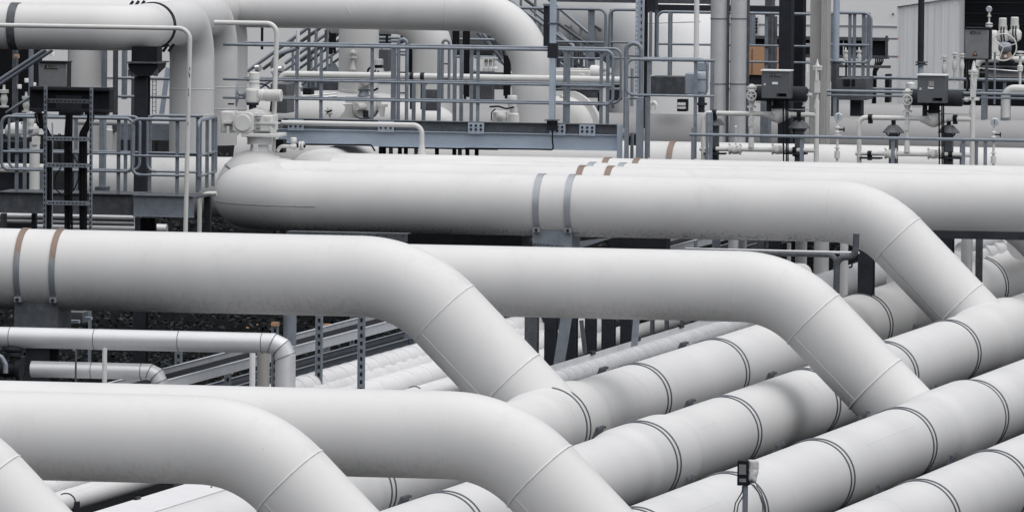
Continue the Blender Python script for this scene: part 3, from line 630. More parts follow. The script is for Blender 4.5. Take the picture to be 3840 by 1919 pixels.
railing('rear left walkway railing seen through the front one', 'e', 152.6, (85, 1300, 122), [335, 505], [225, 700, 1160], 850, ends='lr', r=.021)
railing('plain railing section in front of the dark steel column', 'e', 151.3, (1228, 1740, 165), [345, 525], [1640], 960, ends='l', group='galvanised railings')
railing('railing loop behind the white vent pipe left of the ball valve', 'e', 152.8, (1370, 1880, 130), [352, 528], [1385, 1830], 850, ends='l', r=.021)
# short return railing running away at the end of the left walkway
P = W('e', 1845, 185, 151.4); Q = W('e', 2005, 145, 152.9)
t = thing('railing', 'short return railing closing the left walkway beside the ball valve', 'railing', P, 'galvanised railings')
dz = W('e', 1845, 700, 151.4).z-P.z
s = MB(); Q.z = P.z; s.tube([P+V((0, 0, dz)), P, Q, Q+V((0, 0, dz))], .0235, 12, .09); s.o('top_rail', GALV, t)
for f in (.63, 1): s = MB(); s.tube([P+V((0, 0, dz*f)), Q+V((0, 0, dz*f))], .018, 10); s.o('mid_rail', GALV, t)
for f in (.08, .5, .85): s = MB(); c_ = P+(Q-P)*f; s.bar(c_+V((0, 0, dz*1.25)), c_, .045, .045); s.o('post', GALV, t)
# walkway beams
def beam(label, fr, x0, x1, y0, y1, Y, dep, plates=(), m1=GALVL, m2=GALVD, lip=None):
    a = W(fr, x0, y0, Y); c = W(fr, x1, y0, Y); h = (y1-y0)/FR[fr][2]*S(Y); zt = a.z
    t = thing('walkway_deck', label, 'walkway', ((a.x+c.x)/2, Y, zt-h), 'walkway decks')
    lipz = zt-(lip-y0)/FR[fr][2]*S(Y) if lip else zt
    if lip:
        s = MB(); s.bx(a.x+.06, c.x-.06, Y+.02, Y+.03, lipz, zt); s.o('toe_board', m2, t)
        s = MB(); s.bx(a.x, c.x, Y-.04, Y+.019, zt+.001, zt+.012); s.o('edge_angle', GALV, t)
    s = MB(); s.bx(a.x, c.x, Y, Y+.02, zt-h, lipz-.001); s.bx(a.x, c.x, Y-.05, Y-.0005, lipz-.012, lipz); s.bx(a.x, c.x, Y-.05, Y-.0005, zt-h, zt-h+.012); s.o('channel', m1, t)
    s = MB(); s.bx(a.x, c.x, Y+.04, Y+dep, lipz-.05, lipz-.02); s.o('grating', GALVD, t)
    for x in plates:
        px_ = W(fr, x, y0+20, Y).x; s = MB(); s.bx(px_-.12, px_+.12, Y-.066, Y-.052, lipz-.02, zt-.004); pl = s.o('base_plate', GALVL, t)
        s = MB()
        for dx in (-.075, 0, .075):
            for f in (.3, .7): s.lathe((px_+dx, Y-.066, lipz+(zt-lipz)*f), (0, -1, 0), [(0, .02), (.015, .02), (.015, .01), (.03, .01)], 6)
        s.o('bolt', DARK, pl)
    return t
beam('blue-grey channel beam with deck of the centre walkway, bolted post plates along it', 'f', 740, 3500, 140, 350, 162.25, 1.1, (885, 1610, 2335, 2990, 3230), lip=220)
beam('dull galvanised beam and deck of the left walkway behind the black cables', 'e', -80, 1240, 835, 1035, 151.45, 1.1, m1=GALVD)
beam('lighter mottled galvanised beam end of the left walkway below the railing', 'e', 1240, 1800, 865, 1070, 151.2, 1.0, m1=GALV)
t = tag(MB().rect('c', 1930, 770, 2270, 955, 173, .4).o('steel_beam', GALVD, bev=.006), 'dull bolted deck beam behind the landing railing', 'beam')
t = thing('walkway_deck', 'dark bolted deck beam under the looped guard railings', 'walkway', W('d', 1230, 780, 170.4), 'walkway decks')
s = MB(); s.rect('d', 1110, 615, 1345, 780, 170.4, .6); s.o('channel', GALVD, t)
s = MB()
for x in (1182, 1207, 1247):
    for y in (632, 658): s.lathe(W('d', x, y, 170.4), (0, -1, 0), [(0, .03), (.02, .03)], 8)
s.o('bolt', BLACK, t)
s = MB(); s.rect('d', 1220, 780, 1305, 905, 170.6, .25); s.o('post', DARK, t)
# posts and masts of the centre walkway
def mast(label, fr, x0, x1, ya, yb, Y, m_, cat='mast', name='mast', parts=(), dep=None):
    t = thing(name, label, cat, W(fr, (x0+x1)/2, yb, Y), 'walkway posts')
    ym = (ya+yb)/2; a = W(fr, x0, ym, Y).x; c = W(fr, x1, ym, Y).x; z1 = W(fr, x0, ya, Y).z; z0 = W(fr, x0, yb, Y).z
    s = MB(); s.bx(a, c, Y, Y+(dep or (c-a)), z0, z1); s.o('shaft', m_, t, bev=.004)
    return t, a, c, z0, z1
t, a, c, z0, z1 = mast('square galvanised post with a black collar at the walkway railing, rising out of the photo', 'c', 912, 968, -60, 1205, 162.1, GALVL)
s = MB(); z = W('c', 940, 520, 162).z; s.bx(a-.03, c+.03, 162.095, 162.2, z-.1, z+.12); z = W('c', 940, 240, 162).z; s.o('collar', DARK, t)
s = MB(); s.bx(a-.02, c+.02, 162.08, 162.21, z-.01, z+.01); s.bx(a-.05, c+.05, 162.0, 162.25, z0-.012, z0); s.o('flange', GALVD, t)
s = MB(); s.bx(a-.04, c+.04, 162.14, 162.15, z0-.16, z0-.014); s.o('base_plate', DARK, t)
s = MB(); path(s, 'g', [(583, 0), (583, 170), (590, 240), (470, 236), (-120, 228)], 161.9, .012, 8, .03); s.o('cable', BLACK, t)
t, a, c, z0, z1 = mast('black post left of the square galvanised post at the top centre', 'c', 852, 905, 60, 480, 165, DARK)
s = MB(); s.bx(a, c, 164.95, 165.1, z1+.001, z1+.03); s.o('flange', GALV, t)
t, a, c, z0, z1 = mast('tall perforated galvanised mast right of the walkway', 'c', 1775, 1858, -60, 1000, 168.2, GALVL, dep=.03)
s = MB(); z = z1-.1
while z > z0: s.bx(c-.045, c-.03, 168.193, 168.199, z-.05, z); z -= .105
s.o('slots', BLACK, t)
s = MB(); z = z1-.1
while z > z0: s.bx(a+.012, a+.03, 168.193, 168.199, z-.03, z); z -= .07
s.o('holes', LABEL, t, kind='stuff')
s = MB(); s.rect('c', 1862, -60, 1892, 1290, 168.0, .06); s.o('cable_duct', BLACK, t)
mast('narrow stringer post at the right end of the walkway beam', 'g', 1100, 1138, 40, 420, 162.1, GALVL)
for x0, x1, Y, lab in ((1160, 1192, 161.9, 'left galvanised stair stringer post beside the walkway end'), (1254, 1306, 161.9, 'wide galvanised post in the stair gap'), (1325, 1350, 162.3, 'right galvanised stair stringer post beside the brown strap'), (1208, 1232, 163, 'thin dark post between the stair stringers')):
    mast(lab, 'g', x0, x1, -180 if x0 != 1208 else 100, 420, Y, GALV)
t = tag(MB().rect('g', 1185, 118, 1255, 205, 163.2, .1).o('gusset_plate', DARK), 'small dark gusset plate between the stair posts', 'plate')
mast('galvanised post under the landing railing in front of the white pipe', 'g', 1697, 1722, 60, 420, 161.9, GALV)
mast('galvanised post beside the left instrument pipe loop', 'g', 1815, 1835, -60, 420, 161.9, GALV)
mast('wider galvanised post touching the left instrument pipe loop', 'g', 1840, 1866, -60, 420, 161.7, GALV)
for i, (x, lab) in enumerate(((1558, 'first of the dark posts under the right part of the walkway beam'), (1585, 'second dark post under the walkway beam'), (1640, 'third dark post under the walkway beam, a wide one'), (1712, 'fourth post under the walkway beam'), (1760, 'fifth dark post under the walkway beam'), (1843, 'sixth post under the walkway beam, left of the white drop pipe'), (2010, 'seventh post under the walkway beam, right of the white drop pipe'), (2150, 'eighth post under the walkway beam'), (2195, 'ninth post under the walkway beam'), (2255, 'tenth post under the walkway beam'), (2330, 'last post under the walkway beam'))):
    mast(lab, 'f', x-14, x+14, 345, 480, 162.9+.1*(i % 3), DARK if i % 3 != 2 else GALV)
t = tag(MB().rect('f', 1600, 372, 2500, 385, 162.6, .05).o('conduit', BLACK), 'black conduit slung under the right part of the walkway beam', 'conduit')
t = tag(path(MB(), 'f', [(770, 345), (1485, 352), (1515, 400)], 162.1, .013, 8, .05).o('conduit', BLACK), 'black cable along the underside of the walkway beam', 'conduit')
# ladder hoops
def hoop(label, fr, xl__, xr__, ya, yb, Y, r=.028):
    p = W(fr, xl__, ya, Y); q = W(fr, xr__, ya, Y); z0 = W(fr, xl__, yb, Y).z; ww = q.x-p.x
    t = thing('ladder_hoop', label, 'ladder handrail', ((p.x+q.x)/2, Y, z0), 'looped ladder handrails')
    s = MB(); s.tube([V((p.x, Y, z0)), V((p.x, Y, p.z)), V((q.x, Y, p.z)), V((q.x, Y, z0))], r, 12, ww/2*.98, 12); s.o('tube', GALV, t)
    s = MB()
    for f in (.35, .6, .85): z = z0+(p.z-z0)*f; s.tube([V((p.x, Y, z)), V((q.x, Y, z))], .012, 8)
    s.o('tie', GALVD, t)
hoop('looped ladder handrail left of the rounded grey riser', 'b', 1703, 1788, 398, 1225, 163.0)
hoop('looped ladder handrail right of the rounded grey riser', 'b', 2145, 2212, 405, 1000, 163.6, .022)
hoop('stout looped handrail at the stair opening beside the mast', 'c', 1685, 1838, 437, 1290, 163.0, .034)
for x, lab in ((1640, 'plain ladder post left of the looped handrail'), (1850, 'plain ladder post right of the rounded riser edge'), (1950, 'thin ladder post in the middle of the ladder gap'), (2105, 'broad ladder post left of the right loop'), (2262, 'broad ladder post right of the right loop'), (2330, 'looped post behind the walkway railing')):
    mast(lab, 'b', x-17, x+17, 470 if x != 1850 and x != 1950 else 830, 1220, 164.2, GALV)
t = thing('ladder_hoop', 'low looped guard between the ladder posts', 'ladder handrail', W('b', 2000, 1210, 164.5), 'looped ladder handrails')
s = MB(); path(s, 'b', [(1950, 1215), (1955, 825), (2430, 838), (2430, 880)], 164.5, .02, 10, .1); s.o('tube', GALV, t)
s = MB(); s.rect('b', 1955, 905, 2090, 1115, 166, .2); s.o('panel', GALVD, t)
def rev(m, fr, x, Y, prof, n=24):
    k = S(Y)/FR[fr][2]; P = W(fr, x, prof[0][0], Y)
    return m.lathe(P, (0, 0, 1), [(W(fr, x, y, Y).z-P.z, h*k) for y, h in prof], n)
def hrev(m, fr, y, Y, prof, n=24, ax=(1, 0, 0)):
    k = S(Y)/FR[fr][2]; P = W(fr, prof[0][0], y, Y)
    return m.lathe(P, ax, [((x-prof[0][0])*k, h*k) for x, h in prof], n)
# ------------------------------------------------------------------ background walls
def wall(name, label, fr, x0, y0, x1, y1, Y, dep, m_, zb=None):
    a = W(fr, x0, y0, Y); c = W(fr, x1, y0, Y); z0 = W(fr, x0, y1, Y).z if zb is None else zb
    t = thing(name, label, 'wall', ((a.x+c.x)/2, Y, z0)); s = MB(); s.bx(a.x, c.x, Y, Y+dep, z0, a.z); s.o('wall', m_, t)
    return t, a.x, c.x, z0, a.z
t, a, c, z0, z1 = wall('equipment_building', 'pale grey panelled building behind the whole plant', 'p', -600, -500, 3385, 520, 192, 6, WALLM, -10.5)
s = MB()
for y in (88, 330): z = W('p', 2600, y, 192).z; s.bx(a, c, 191.985, 191.999, z-.012, z+.012)
for x in (300, 700, 1190, 1560, 2110, 2360, 2760, 3110): xx = W('p', x, 200, 192).x; s.bx(xx-.008, xx+.008, 191.987, 191.997, z0, z1)
s.o('panel_joint', STRAP, t)
s = MB(); s.rect('c', 1370, 40, 1440, 245, 191.95, .04); s.rect('c', 1440, 30, 1685, 240, 191.93, .04); s.o('cover_panel', WALLM, t)
s = MB(); s.rect('c', 1555, 290, 1768, 405, 191.9, .05); s.o('wrapped_panel', mat('wrinkled_wrap', (.52, .52, .53), .5, 0, .1, 12., .5, (.3, .3, .31), .4, (1, 1, .5)), t)
s = MB(); s.rect('c', 1555, 215, 1645, 235, 191.8, .1); s.o('bracket', GALV, t)
f_ = MB(); f_.rect('d', 412, 128, 502, 262, 191.9, .06); fo = f_.o('louvre', CLADW, t)
s = MB()
for k in range(5): s.rect('d', 418, 140+k*25, 498, 155+k*25, 191.86, .05)
s.o('slot', BLACK, fo)
s = MB(); s.rect('d', 1548, 105, 1556, 118, 191.95, .06); s.o('bolt', DARK, t)
t, a, c, z0, z1 = wall('clad_building', 'weathered streaky grey cladding wall at upper right', 'd', 1590, -200, 2075, 700, 184, 5, CORR, -8.8)
n = 9
for k in range(n): s = MB(); x = a+(c-a)*(k+.5)/n; s.bx(x-.004, x+.004, 183.992, 183.999, z0, W('d', 1800, 30, 184).z); s.o('rib', CORR, t)
s = MB(); p0 = W('d', 1588, 52, 184); p1 = W('d', 1990, -8, 184); s.prism([p0, p1, p1+V((.7, 0, .1)), V((p1.x+.7, 184, p0.z+2)), V((p0.x, 184, p0.z+2))], (0, -.05, 0)); s.o('fascia', WALLM, t)
t, a, c, z0, z1 = wall('dark_building', 'black wall with faint horizontal joints in the top right corner', 'd', 2076, -200, 5200, 700, 184.5, 5, DWALL, -8.8)
s = MB()
for y in (22, 108, 192): z = W('d', 2300, y, 184.5).z; s.bx(a, c, 184.49, 184.499, z-.006, z+.006)
s.o('joint', DARK, t)
# grey round duct behind the mast
t = thing('duct_elbow', 'big round grey duct with a curved shoulder behind the landing railing', 'duct', W('c', 2300, 700, 186))
P = W('c', 2250, 700, 186); s = MB(); zt = W('c', 2250, 20, 186).z; s.tube([V((P.x-4, 186, zt)), V((P.x-.25, 186, zt)), V((P.x-.25, 186, P.z-1))], 1.0, 48, [1.2], 24); s.o('duct', WALLM, t)
s = MB(); s.tube([W('c', 1900, 235, 184.9), W('c', 2430, 220, 184.9)], .012, 6); s.o('seam', SEAM, t)
# dark steel frame
for x0, x1, y0, y1, Y, m_, lab in ((900, 1772, -20, 26, 174, GALVD, 'grey cross beam along the top edge left of the mast'), (1885, 2560, 55, 132, 176, DARK, 'dark horizontal beam right of the mast near the top'), (1885, 2560, -60, 40, 178, GALVD, 'deeper grey beam above the dark one at the top edge'), (1890, 1975, -40, 130, 175, DARK, 'dark stub column beside the mast at the top')):
    t = tag(MB().rect('c', x0, y0, x1, y1, Y, .25).o('steel_beam', m_), lab, 'beam')
t = tag(MB().rect('d', 270, 50, 770, 112, 177, .3).o('steel_beam', DARK), 'dark beam continuing behind the two vertical ducts', 'beam')
def col(label, x0, x1, ya, yb, Y, m_, fr='d', dep=.25):
    return tag(MB().rect(fr, x0, ya, x1, yb, Y, dep).o('steel_column', m_, bev=.005), label, 'column', 'steel columns at upper right')
col('black steel column between the ducts and the concrete post', 662, 760, -80, 1125, 171, DARK)
col('narrow black column right beside the broad black one', 768, 852, -80, 1125, 173, BLACK)
col('grey column behind the right duct, seen through the frame', 552, 610, -80, 1125, 178, GALVD)
col('thin grey column left of the orange panel', 437, 460, 110, 640, 181, GALV)
col('grey column standing behind the left control box', 520, 585, 780, 1125, 172, GALV)
t = tag(MB().rect('d', 905, -80, 1040, 1130, 168.6, .3).o('concrete_post', CONC, bev=.01), 'stained concrete post right of the black columns', 'post')
s = MB(); s.bx(*(lambda p, q: (p.x, q.x, 168.5, 168.59, p.z, q.z))(W('d', 985, 1130, 168.5), W('d', 1030, -80, 168.5))); tag(s.o('flat_duct', CONC), 'lighter flat strip running up the concrete post', 'duct')
col('dark column right of the white duct under the guard railings', 1072, 1112, 500, 905, 170.8, GALVD)
col('dark column under the black trough at right', 1490, 1524, 580, 800, 181.8, BLACK)
col('dark post behind the far right pipes, left one', 2240, 2272, 700, 935, 172, GALV)
col('pale post behind the far right pipes, right one', 2392, 2450, 740, 940, 171.5, GALV)
# two vertical ducts
for x0, x1, lab in ((133, 262, 'left of two vertical metal ducts with ring joints'), (287, 418, 'right of two vertical metal ducts with ring joints')):
    a = W('d', x0, 500, 169.5).x; c = W('d', x1, 500, 169.5).x; r = (c-a)/2; zb = W('d', x0, 1130, 169.5).z; zt = W('d', x0, -80, 169.5).z
    t = thing('vertical_duct', lab, 'duct', ((a+c)/2, 169.5, zb), 'vertical metal ducts'); s = MB(); s.lathe(((a+c)/2, 169.5, zb), (0, 0, 1), [(0, r), (zt-zb, r)], 36); s.o('duct', CLAD, t)
    s = MB()
    for y in (145, 652): s.circ(((a+c)/2, 169.5, W('d', x0, y, 169.5).z), (0, 0, 1), r+.002, .008, 36, 6)
    s.o('ring_joint', WIRE, t)
    s = MB(); s.bx(c-.005, c+.03, 169.47, 169.53, zb, zt); s.o('edge_strip', GALVD, t)
def pole(label, fr, x, ya, yb, Y, r, m_, group=None, fl=None):
    t = thing('pole', label, 'pole', W(fr, x, yb, Y), group); s = MB(); vtube(s, fr, x, ya, yb, Y, r, 16); s.o('shaft', m_, t)
    if fl: P = W(fr, x, fl, Y); s = MB(); s.lathe(P, (0, 0, 1), [(-.02, r*1.9), (.0, r*1.9), (0, r*1.3), (.02, r*1.3), (.02, r*1.9), (.04, r*1.9)], 18); s.o('flange', GALVD, t)
    return t
pole('thin blue-grey pole in front of the looped guard railing', 'd', 1116, -80, 500, 169.8, .05, GALVL, fl=497)
pole('dark pole against the weathered cladding with a flange halfway', 'd', 1776, -80, 500, 177, .052, DARK, fl=500)
pole('bluish pole continuing below the flange at the weathered cladding', 'd', 1770, 510, 590, 177, .045, GALVL)
pole('pale thin pole in front of the round grey duct', 'c', 2395, -80, 640, 166, .04, CLADW)
# orange panel and black trough
t = thing('orange_cabinet', 'tan orange cabinet seen between the ducts and black columns', 'cabinet', W('d', 515, 590, 180)); s = MB(); s.rect('d', 408, 362, 622, 588, 180, .5); s.o('housing', ORANGE, t, bev=.01)
s = MB(); s.rect('d', 455, 380, 458, 580, 179.985, .02); s.o('door_gap', DARK, t)
s = MB(); s.rect('d', 405, 590, 640, 662, 180.05, .4); s.o('plinth', DARK, t)
t = thing('cable_trough', 'black cable trough with pale end brackets at upper right', 'trough', W('d', 1180, 450, 182)); s = MB(); s.rect('d', 420, 305, 1500, 430, 182, .2); s.o('panel', BLACK, t)
for y0, y1 in ((288, 312), (428, 452)): s = MB(); s.rect('d', 420, y0, 1510, y1, 181.9, .2); s.o('flange', GALVD, t)
for y in (305, 444): s = MB(); s.rect('d', 1512, y-7, 1590, y+7, 181.9, .1); s.o('bracket', GALV, t); s = MB(); s.rect('d', 1582, y-10, 1592, y+10, 181.85, .04); s.o('bracket_cap', ORANGE, t)
s = MB(); s.rect('d', 1494, 280, 1512, 455, 181.88, .03); s.o('end_post', GALVD, t)
s = MB(); s.rect('d', 1165, 312, 1170, 425, 181.96, .03); s.o('rod', LABEL, t)
for i in range(5):
    s = MB(); path(s, 'd', [(1420+i*14, 455), (1420+i*14, 480), (1400+i*6, 560), (1392+i*6, 890)], 181.7-.02*i, .012, 8, .06); s.o('cable', CABLE, t)
t = tag(MB().rect('d', 1115, 510, 1525, 530, 181, .15).o('cable_ladder', GALVD), 'thin dark tray below the black trough', 'cable tray')
# left background
t = tag(MB().rect('a', -200, 480, 345, 1300, 176, .5).o('dark_partition', DWALL), 'black partition behind the junction box at the left edge', 'partition')
for x0, x1, Y, m_, lab in ((120, 165, 172, GALVD, 'dull column at the left edge under the top pipe'), (285, 318, 170, GALV, 'pale narrow column left of the cabinet'), (1015, 1058, 165, GALV, 'grey column right of the short riser'), (1133, 1168, 166, GALVD, 'dark grey column left of the head bracket'), (1222, 1262, 168, GALV, 'tapered grey column behind the left railing'), (1318, 1362, 168.5, GALVD, 'dull column right behind the head bracket')):
    col(lab, x0, x1, 480 if x0 != 1222 else 440, 1330 if x0 != 1222 else 1000, Y, m_, 'a', .12)
for y, lab in ((785, 'galvanised rail upper one behind the head bracket'), (970, 'galvanised rail lower one behind the head bracket')):
    s = MB(); htube(s, 'a', 1165, y, 1720, 167, .022); tag(s.o('guard_rail', GALV), lab, 'rail')
t = tag(MB().bar(W('a', 1690, 680, 169), W('a', 1625, 1150, 169), .05, .07).o('brace', GALVL), 'blue-grey slanted brace behind the left tall riser', 'brace')
t = thing('wire_ladder', 'thin wire cable ladder left of the left tall riser', 'cable tray', W('a', 1550, 1150, 166))
s = MB()
for x in (1535, 1570): htube(s, 'a', x, 800, x+3, 166, .006) if 0 else vtube(s, 'a', x, 800, 1150, 166, .006, 6)
s.o('side_wire', GALVD, t); s = MB()
for k in range(8): htube(s, 'a', 1535, 820+k*42, 1572, 166, .004, 5)
s.o('rung', GALVD, t)
s = MB(); s.rect('e', 1040, 205, 1570, 360, 168, .2); tag(s.o('steel_beam', GALV), 'mottled galvanised beam behind the left railings', 'beam')
s = MB(); s.rect('e', 860, 270, 1045, 480, 166, .5); tag(s.o('pipe_anchor', CREAM), 'pale grey block behind the left railing beside the cable ladder', 'block')
col('grey column with a foot plate behind the left railing', 918, 972, 170, 800, 153.8, GALV, 'e', .1)
t = tag(MB().rect('e', 880, 795, 980, 835, 153.7, .25).o('foot_plate', GALVD), 'foot plate under the grey column on the left walkway', 'plate')
# stairs
def stairs(label, fr, x0, y0, x1, y1, Y, dx=0, drop=1.0, n=12, wdt=1.1):
    p = W(fr, x0, y0, Y); q = W(fr, x1, y1, Y)
    t = thing('staircase', label, 'stairs', (min(p.x, q.x), Y, min(p.z, q.z)-drop), 'galvanised staircases')
    for yy in (0, wdt):
        for hh in (0, .42):
            s = MB(); s.tube([p+V((0, yy, -hh)), q+V((0, yy, -hh))], .028 if hh == 0 else .022, 10); s.o('handrail', GALV if yy == 0 else GALVD, t)
        s = MB(); s.bar(p+V((0, yy, -drop)), q+V((0, yy, -drop)), .03, .2); s.o('stringer', GALV, t)
        for f in (.12, .5, .88):
            c_ = p+(q-p)*f+V((0, yy, 0)); s = MB(); s.tube([c_, c_+V((0, 0, -drop))], .022, 8); s.o('post', GALV, t)
    s = MB()
    for k in range(n):
        c_ = p+(q-p)*((k+.5)/n)+V((0, 0, -drop)); s.bx(c_.x-.12, c_.x+.12, Y+.016, Y+wdt-.016, c_.z-.015, c_.z+.015)
    s.o('tread', GALVD, t)
stairs('galvanised stairs rising right behind the ball valve and the grey risers', 'b', 180, 720, 1100, 60, 176, n=14)
stairs('second galvanised stairs rising right behind the first flight', 'b', 560, 640, 1500, -30, 180, n=14)
stairs('galvanised stairs descending right behind the top centre bend', 'c', 380, -90, 1250, 540, 178, n=14)
stairs('second stairs descending right, seen through the high railing', 'c', 700, -180, 1300, 330, 184, n=9)
s = MB(); s.tube([W('a', -150, 905, 161), W('a', 460, 500, 161)], .031, 12); h1 = tag(s.o('handrail', GALV), 'upper of two sloping handrail tubes at the left edge', 'handrail', 'sloping handrails')
s = MB(); s.tube([W('a', -150, 945, 161), W('a', 525, 505, 161)], .029, 12); tag(s.o('handrail', GALV), 'lower of two sloping handrail tubes at the left edge', 'handrail', 'sloping handrails')
s = MB(); s.tube([W('a', 60, 1135, 163), W('a', 330, 960, 163)], .022, 10); tag(s.o('handrail', GALV), 'short sloping rail above the left railing loop', 'handrail', 'sloping handrails')
# darker plant behind the walkway
for fr, x0, y0, x1, y1, Y, m_, lab in (('b', 820, 800, 1100, 1060, 172, GALVD, 'dull grey sloping plate left of the nozzle riser'), ('b', 560, 820, 640, 1090, 170, CAB, 'narrow dark grey box behind the motor actuator'),
        ('b', 1500, 300, 1600, 480, 174, DARK, 'dark frame piece between the two grey risers'), ('b', 1500, 500, 1600, 720, 172.5, CAB, 'dark grey cabinet between the two grey risers'), ('b', 2420, 720, 2640, 1010, 171.5, GALVD, 'dull grey plate seen through the top bend opening')):
    tag(MB().rect(fr, x0, y0, x1, y1, Y, .2).o('equipment_block', m_, bev=.006), lab, 'panel')
for k, (x, ya, yb, m_, lab) in enumerate(((805, 290, 890, GALVD, 'first slim grey post among the left stairs'), (870, 300, 880, GALV, 'second slim grey post among the left stairs'), (972, 300, 500, GALVD, 'short grey post left of the nozzle riser'), (330, 280, 500, BLACK, 'black square post against the pale wall'), (690, 300, 700, LABEL, 'white slim post among the left stairs'), (1735, 300, 480, BLACK, 'thin black post left of the rounded riser'), (1585, 300, 470, BLACK, 'thin black post right of the nozzle riser'))):
    t = thing('pole', lab, 'pole', W('b', x, yb, 171), 'slim posts behind the walkway'); s = MB(); vtube(s, 'b', x, ya, yb, 171+.1*k, .022 if m_ is not LABEL else .03, 10); s.o('shaft', m_, t)
for k, (y, lab) in enumerate(((380, 'upper dull rail between the two grey risers'), (415, 'second dull rail between the two grey risers'), (545, 'lower dull rail between the two grey risers'))):
    s = MB(); htube(s, 'b', 1490, y, 1830, 173, .022); tag(s.o('guard_rail', GALV), lab, 'rail', 'rails between the risers')
for k, (y, lab) in enumerate(((395, 'upper rail inside the top bend opening'), (570, 'lower rail inside the top bend opening'))):
    s = MB(); htube(s, 'b', 2240, y, 2680, 174, .022); tag(s.o('guard_rail', GALV), lab, 'rail', 'rails in the bend opening')
for k in range(5):
    s = MB(); p = W('c', 190+k*55, 330+k*10, 175); q = W('c', 430+k*10, 590+k*50, 175); s.tube([p, V((q.x, 175+.1*k, q.z))], .024, 8); tag(s.o('stair_rail', GALV if k % 2 else GALVD), 'sloping stair tube seen through the top bend opening', 'rail', 'sloping tubes in the bend opening')
s = MB(); path(s, 'b', [(435, 690), (440, 600), (520, 540), (700, 480)], 170, .035, 12, .1); tag(s.o('bent_handrail', GALV), 'bent grey handrail end at the foot of the left stairs', 'handrail')
s = MB(); s.tube([W('b', 1800, 300, 169.4), W('b', 1838, 380, 169.4), W('b', 1842, 740, 169.4)], .055, 14); tag(s.o('black_duct', BLACK), 'black curved duct hugging the left side of the rounded riser', 'duct')
# black cable drops at the top centre
for fr, x, ya, yb, Y, lab in (('b', 1040, 280, 560, 170, 'black cable bundle left of the nozzle riser'), ('b', 2385, 300, 1010, 170, 'black cable bundle behind the walkway, left of the curved pipe'), ('b', 1825, 300, 760, 170, 'black curved cable duct left of the rounded riser'), ('b', 2280, 310, 480, 171, 'short black cables beside the rounded riser'), ('c', 490, 560, 1000, 171, 'dark cables inside the top bend opening')):
    s = MB()
    for k in range(4): vtube(s, fr, x-24+k*15, ya, yb-random.uniform(0, 60), Y+.02*k, .022, 8)
    tag(s.o('cable_bundle', CABLE), lab, 'cables', 'hanging black cables')
# more of the small clutter around the walkway and the upper right
for k, (fr, x, ya, yb, Y, r, m_, lab) in enumerate((('c', 1120, 580, 690, 172, .03, GALVD, 'short dark post above the long actuator box, left one'), ('c', 1185, 400, 650, 173, .03, GALVD, 'dull post behind the walkway gate, left one'), ('c', 1238, 520, 660, 173, .028, GALVD, 'dull post behind the walkway gate, right one'), ('c', 1005, 520, 690, 172, .03, GALVD, 'short dull post right of the square galvanised post'),
        ('c', 1420, 930, 1110, 168, .035, BLACK, 'black stub pipe behind the walkway gate'), ('c', 1555, 620, 1090, 168, .02, GALVD, 'thin dull post left of the stair opening'), ('c', 1745, 690, 1070, 165, .025, GALV, 'thin post inside the stair landing'), ('c', 1990, 110, 590, 173, .03, GALVD, 'dull post right of the perforated mast'), ('c', 2125, 130, 760, 171, .03, GALV, 'galvanised post in front of the round grey duct'),
        ('d', 245, 100, 1090, 170.5, .02, BLACK, 'thin black pipe between the two vertical ducts'), ('d', 1190, 470, 620, 172, .015, CABLE, 'thin black cable under the looped guard railings'), ('d', 640, 130, 540, 174, .03, GALVD, 'dull post left of the broad black column'), ('d', 880, 480, 560, 175, .03, LABEL, 'small white stub beside the black columns'), ('d', 1065, 120, 500, 171.5, .03, GALVD, 'dull post right of the concrete post'))):
    t = thing('pole', lab, 'pole', W(fr, x, yb, Y), 'thin posts at the upper right'); s = MB(); vtube(s, fr, x, ya, yb, Y+.03*k, r, 10); s.o('shaft', m_, t)
for k, (fr, x0, y, x1, Y, r, m_, lab) in enumerate((('c', 975, 900, 1420, 168.5, .02, GALVD, 'dull horizontal pipe above the round white flange'), ('c', 960, 850, 1640, 168.8, .03, DARK, 'dark pipe shadowed under the long white one'), ('d', 410, 690, 1060, 174, .025, GALV, 'upper rail behind the left control box'), ('d', 410, 712, 700, 174.5, .05, DARK, 'dark pipe behind the left control box'), ('d', 860, 100, 1070, 174, .022, GALV, 'rail passing behind the concrete post at the top'), ('d', 850, 350, 1060, 174, .022, GALV, 'rail behind the concrete post in the middle'), ('d', 850, 480, 900, 174.3, .022, GALV, 'short rail right of the black columns'), ('d', 1115, 600, 1400, 172, .018, DARK, 'dark rail in front of the bolted deck beam'), ('b', 520, 1015, 1000, 170, .03, GALVD, 'dull pipe low behind the first railing posts'))):
    s = MB(); htube(s, fr, x0, y, x1, Y, r, 10); tag(s.o('thin_pipe', m_), lab, 'thin pipe', 'thin horizontal pipes at the upper right')
s = MB(); s.rect('c', 1110, 895, 1420, 985, 170.6, .2); tag(s.o('machinery_block', GALVD), 'dull plate behind the round white flange', 'machinery')
s = MB(); s.rect('c', 1500, 905, 1620, 1010, 171, .2); tag(s.o('machinery_block', DARK), 'dark block behind the looped railing end', 'machinery')
small_clutter = (('c', 1470, 800, 169, 'small pale valve behind the railing end'), ('c', 1525, 830, 170, 'blue-grey side small valve behind the railing end'), ('d', 1185, 480, 174, 'small pale valve below the black trough, left'), ('d', 1290, 480, 174, 'small pale valve below the black trough, right'), ('d', 868, 830, 170, 'pale valve between black column and concrete post'))
